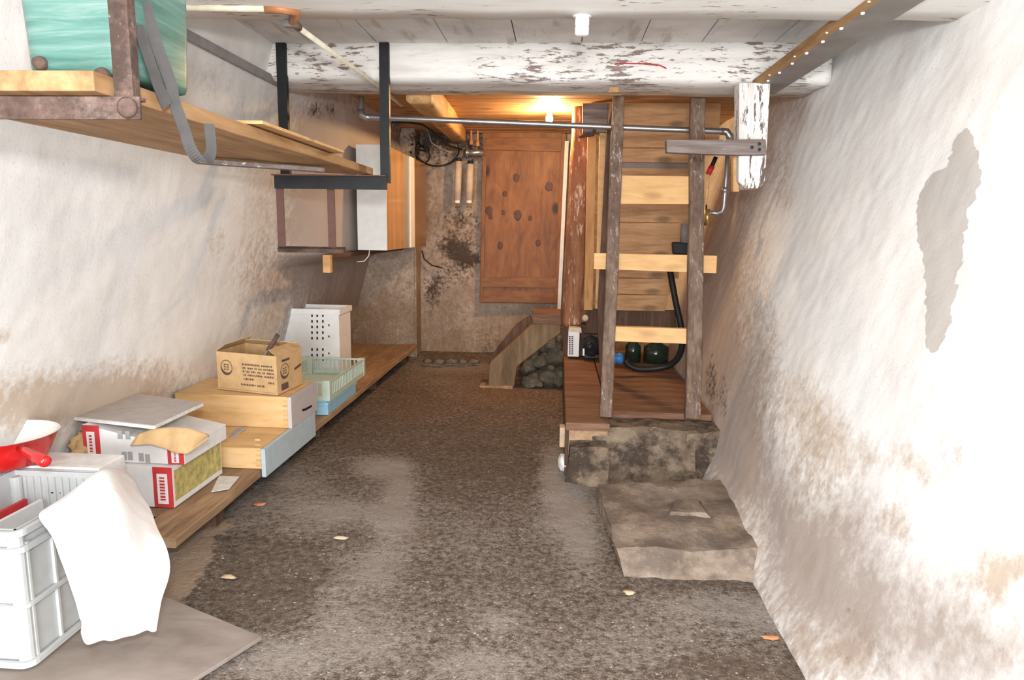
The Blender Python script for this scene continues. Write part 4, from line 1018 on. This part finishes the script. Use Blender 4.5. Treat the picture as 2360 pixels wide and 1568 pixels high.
# what the post stands on
ft = P(1300, 752, Y=5.75)
put('post_plinth', 'dark wooden base board behind the small appliances, under the timber post', 'board', quadY([(1298, 820), (1404, 822), (1404, 750), (1298, 748)], 5.80, .18), 'darkwood', bevel=.004)
put('base_board', 'dark brown board with pale knob left of the ladder', 'board', quadY([(1350, 768), (1402, 770), (1402, 712), (1352, 712)], 5.75, .03), 'darkwood', bevel=.003)
kn = P(1349, 733, Y=5.72)
put('round_knob', 'pale round wooden knob at the foot of the orange stud', 'knob', MB().lathe(kn, [(.0, -.03), (.02, -.028), (.028, -.012), (.026, 0), (.016, .012), (.016, .05)], 20, (0, 1, 0)), 'knob', True)
t = thing('appliance_box', 'small white box with dark lettering standing on the platform', 'box', P(1325, 822, Y=5.66))
part('housing', quadY([(1308, 822), (1334, 823), (1336, 766), (1310, 765)], 5.66, .09), 'offwhite', t, bevel=.004)
part('cap', quadY([(1309, 766), (1341, 768), (1340, 757), (1312, 755)], 5.665, .10), 'knob', t, bevel=.006)
g = MB()
for k in range(10):
    for c0_ in (0, 1):
        q_ = quadY([(1311+c0_*6, 778+k*4.4), (1315+c0_*6, 778+k*4.4), (1315+c0_*6, 775+k*4.4), (1311+c0_*6, 775+k*4.4)], 5.657, .002)
        i0 = g.add(q_.v); [g.face(*[i0+a for a in f_]) for f_ in q_.f]
part('lettering', g, 'print', t)
t = thing('small_pump', 'small black pump between the white box and the ladder', 'pump', P(1362, 824, Y=5.4))
part('motor', MB().blob(P(1362, 800, Y=5.64), (.080, .07, .095), .15, 3, 12), 'black', t, smooth=True)
part('cover', MB().lathe(P(1360, 800, Y=5.585), [(0, -.02), (.03, -.018), (.042, 0), (.045, .03)], 20, (0, 1, 0)), 'cable', t, smooth=True)
part('foot', quadY([(1346, 826), (1382, 827), (1382, 818), (1346, 817)], 5.60, .1), 'black', t, bevel=.003)
part('chrome_tab', quadY([(1343, 820), (1347, 820), (1347, 804), (1343, 804)], 5.57, .01), 'pipe', t)
part('bracket', quadY([(1346, 778), (1386, 779), (1386, 772), (1346, 771)], 5.7, .04), 'rust', t)
# hose and fittings behind ladder
hp = [P(x, y, Y=w) for x, y, w in ((1540, 600, 5.35), (1547, 640, 5.3), (1558, 700, 5.25), (1570, 755, 5.2), (1572, 795, 5.15), (1562, 825, 5.1), (1540, 843, 5.05), (1505, 850, 5.05), (1470, 850, 5.05), (1450, 842, 5.05), (1442, 832, 5.05))]
t = thing('black_hose', 'thick black hose looping down behind the ladder to a blue fitting', 'hose', hp[-3])
sm_ = []
for i in range(len(hp)-1):
    for k in range(5): sm_.append(cr(hp[max(i-1, 0)], hp[i], hp[i+1], hp[min(i+2, len(hp)-1)], k/5))
part('hose', MB().tube(sm_+[hp[-1]], .024, 12), 'cable', t, smooth=True)
c = P(1424, 826, Y=5.04)
part('blue_fitting', MB().lathe(c+Vector((-.05, 0, 0)), [(0, 0), (.035, 0), (.042, .012), (.042, .035), (.035, .045), (.042, .055), (.042, .08), (.03, .09), (0, .09)], 20, (1, 0, 0)), 'bluefit', t, smooth=True)
put('pipe_clamp', 'black clamp fitting on the hose at the right ladder rail', 'clamp', quadY([(1552, 586), (1592, 588), (1592, 560), (1550, 558)], 5.36, .06), 'black', bevel=.01)
put('grey_valve', 'grey valve body above the black clamp behind the ladder', 'valve', MB().tube([P(1580, 515, Y=5.4), P(1578, 560, Y=5.4)], .035, 12), 'ledger', True)
put('recess_shade_board', 'dark brown board standing in for the shaded recess below the orange panelling', 'board', quadY([(1402, 757), (1560, 760), (1556, 716), (1402, 714)], 5.60, .03), 'darkwood', bevel=.002)  # dark sheet stands in for the shade of the recess
for k, (xa, xb, mt) in enumerate(((1440, 1476, 'darkgreen'), (1482, 1540, 'darkgreen'))):
    a = P((xa+xb)/2, 832, Y=5.62)
    a.z = PZ+.001
    put('dark_jar', ('left' if k == 0 else 'right') + ' dark green glass jar at the back of the platform under the lowest rung', 'jar', MB().lathe(a, [(0, 0), ((xb-xa)/2*5.6/F, .0), ((xb-xa)/2*5.6/F, .13), (.03, .17), (.03, .2), (0, .2)], 20), mt, True)

# painted post and crosspiece on the right wall
a, b = P(1738, 215, Y=3.86), P(1733, 436, Y=3.86)
t = thing('wall_bracket_timber', 'flaking white timber post with grey crosspiece under the beam end', 'timber bracket', (a.x, 3.86, b.z))
part('post', prismY([(1704, 190), (1776, 190), (1764, 415), (1752, 434), (1718, 436), (1702, 418)], 3.84, 3.95), 'whitepost', t, bevel=.006)
part('crosspiece', prismY([(1536, 322), (1765, 321), (1768, 356), (1700, 357), (1620, 355), (1537, 351)], 3.77, 3.835), 'barebeam', t, bevel=.004)
part('brown_batten', prismY([(1690, 355), (1704, 355), (1704, 442), (1690, 442)], 3.9, 3.95), 'piney', t, bevel=.003)
for (px, py) in ((1733, 340), (1750, 332), (1750, 345)):
    part('nail_head', MB().lathe(P(px, py, Y=3.77), [(.0, -.004), (.008, -.003), (.009, 0)], 10, (0, 1, 0)), 'cable', t)
# wood scraps by the stone step and chips on the floor
put('timber_offcut', 'small brown timber end beside the stone step corner', 'offcut', quadY([(1289, 1032), (1313, 1032), (1316, 988), (1290, 986)], 3.9, .08), 'chip', bevel=.006)
put('plaster_lump', 'white plaster lump at the left corner of the stone step', 'lump', MB().blob(P(1298, 1065, Z=.05), (.035, .06, .05), .4, 9, 10), 'offwhite', True)
chips = [(1780, 1372, 'orange', 'reddish chip on the floor at the right end of the concrete step'), (1808, 1414, 'chip', 'pale wood chip near the right wall foot'), (1775, 1470, 'orange', 'small orange-brown chip on the floor near the right wall'),
         (1450, 1366, 'chip', 'pale splinter on the floor in front of the concrete step'), (528, 1330, 'chip', 'pale orange chip on the floor left, beside the grey-brown board'), (597, 1162, 'orange', 'red-brown chip on the floor beside the bench'),
         (1790, 1388, 'carton', 'white plaster chip beside the reddish chip near the right wall'), (1425, 1258, 'carton', 'tiny white chip beside the concrete step edge'), (785, 1240, 'chip', 'pale straw-coloured splinter in the middle left of the floor')]
for k, (px, py, mt, lb) in enumerate(chips):
    c = P(px, py, Z=.012)
    put('floor_chip', lb, 'chip', MB().blob(c, (.022+.006*(k % 3), .012+.004*(k % 2), .006), .6, 40+k, 7), mt, True, group='chips scattered on the floor')

pts = [P(x, y, Y=3.905) for x, y in ((1416, 148), (1440, 146), (1490, 147), (1520, 150), (1536, 158))]
put('red_wire', 'thin red wire stapled along the face of the flaking second beam', 'wire', MB().tube(pts, .003, 6), 'redtape', True)
put('wood_cleat', 'small brown wooden cleat on the lower edge of the flaking second beam', 'cleat', quadY([(1402, 213), (1430, 213), (1428, 200), (1406, 200)], 3.895, .03), 'shelf', bevel=.002)
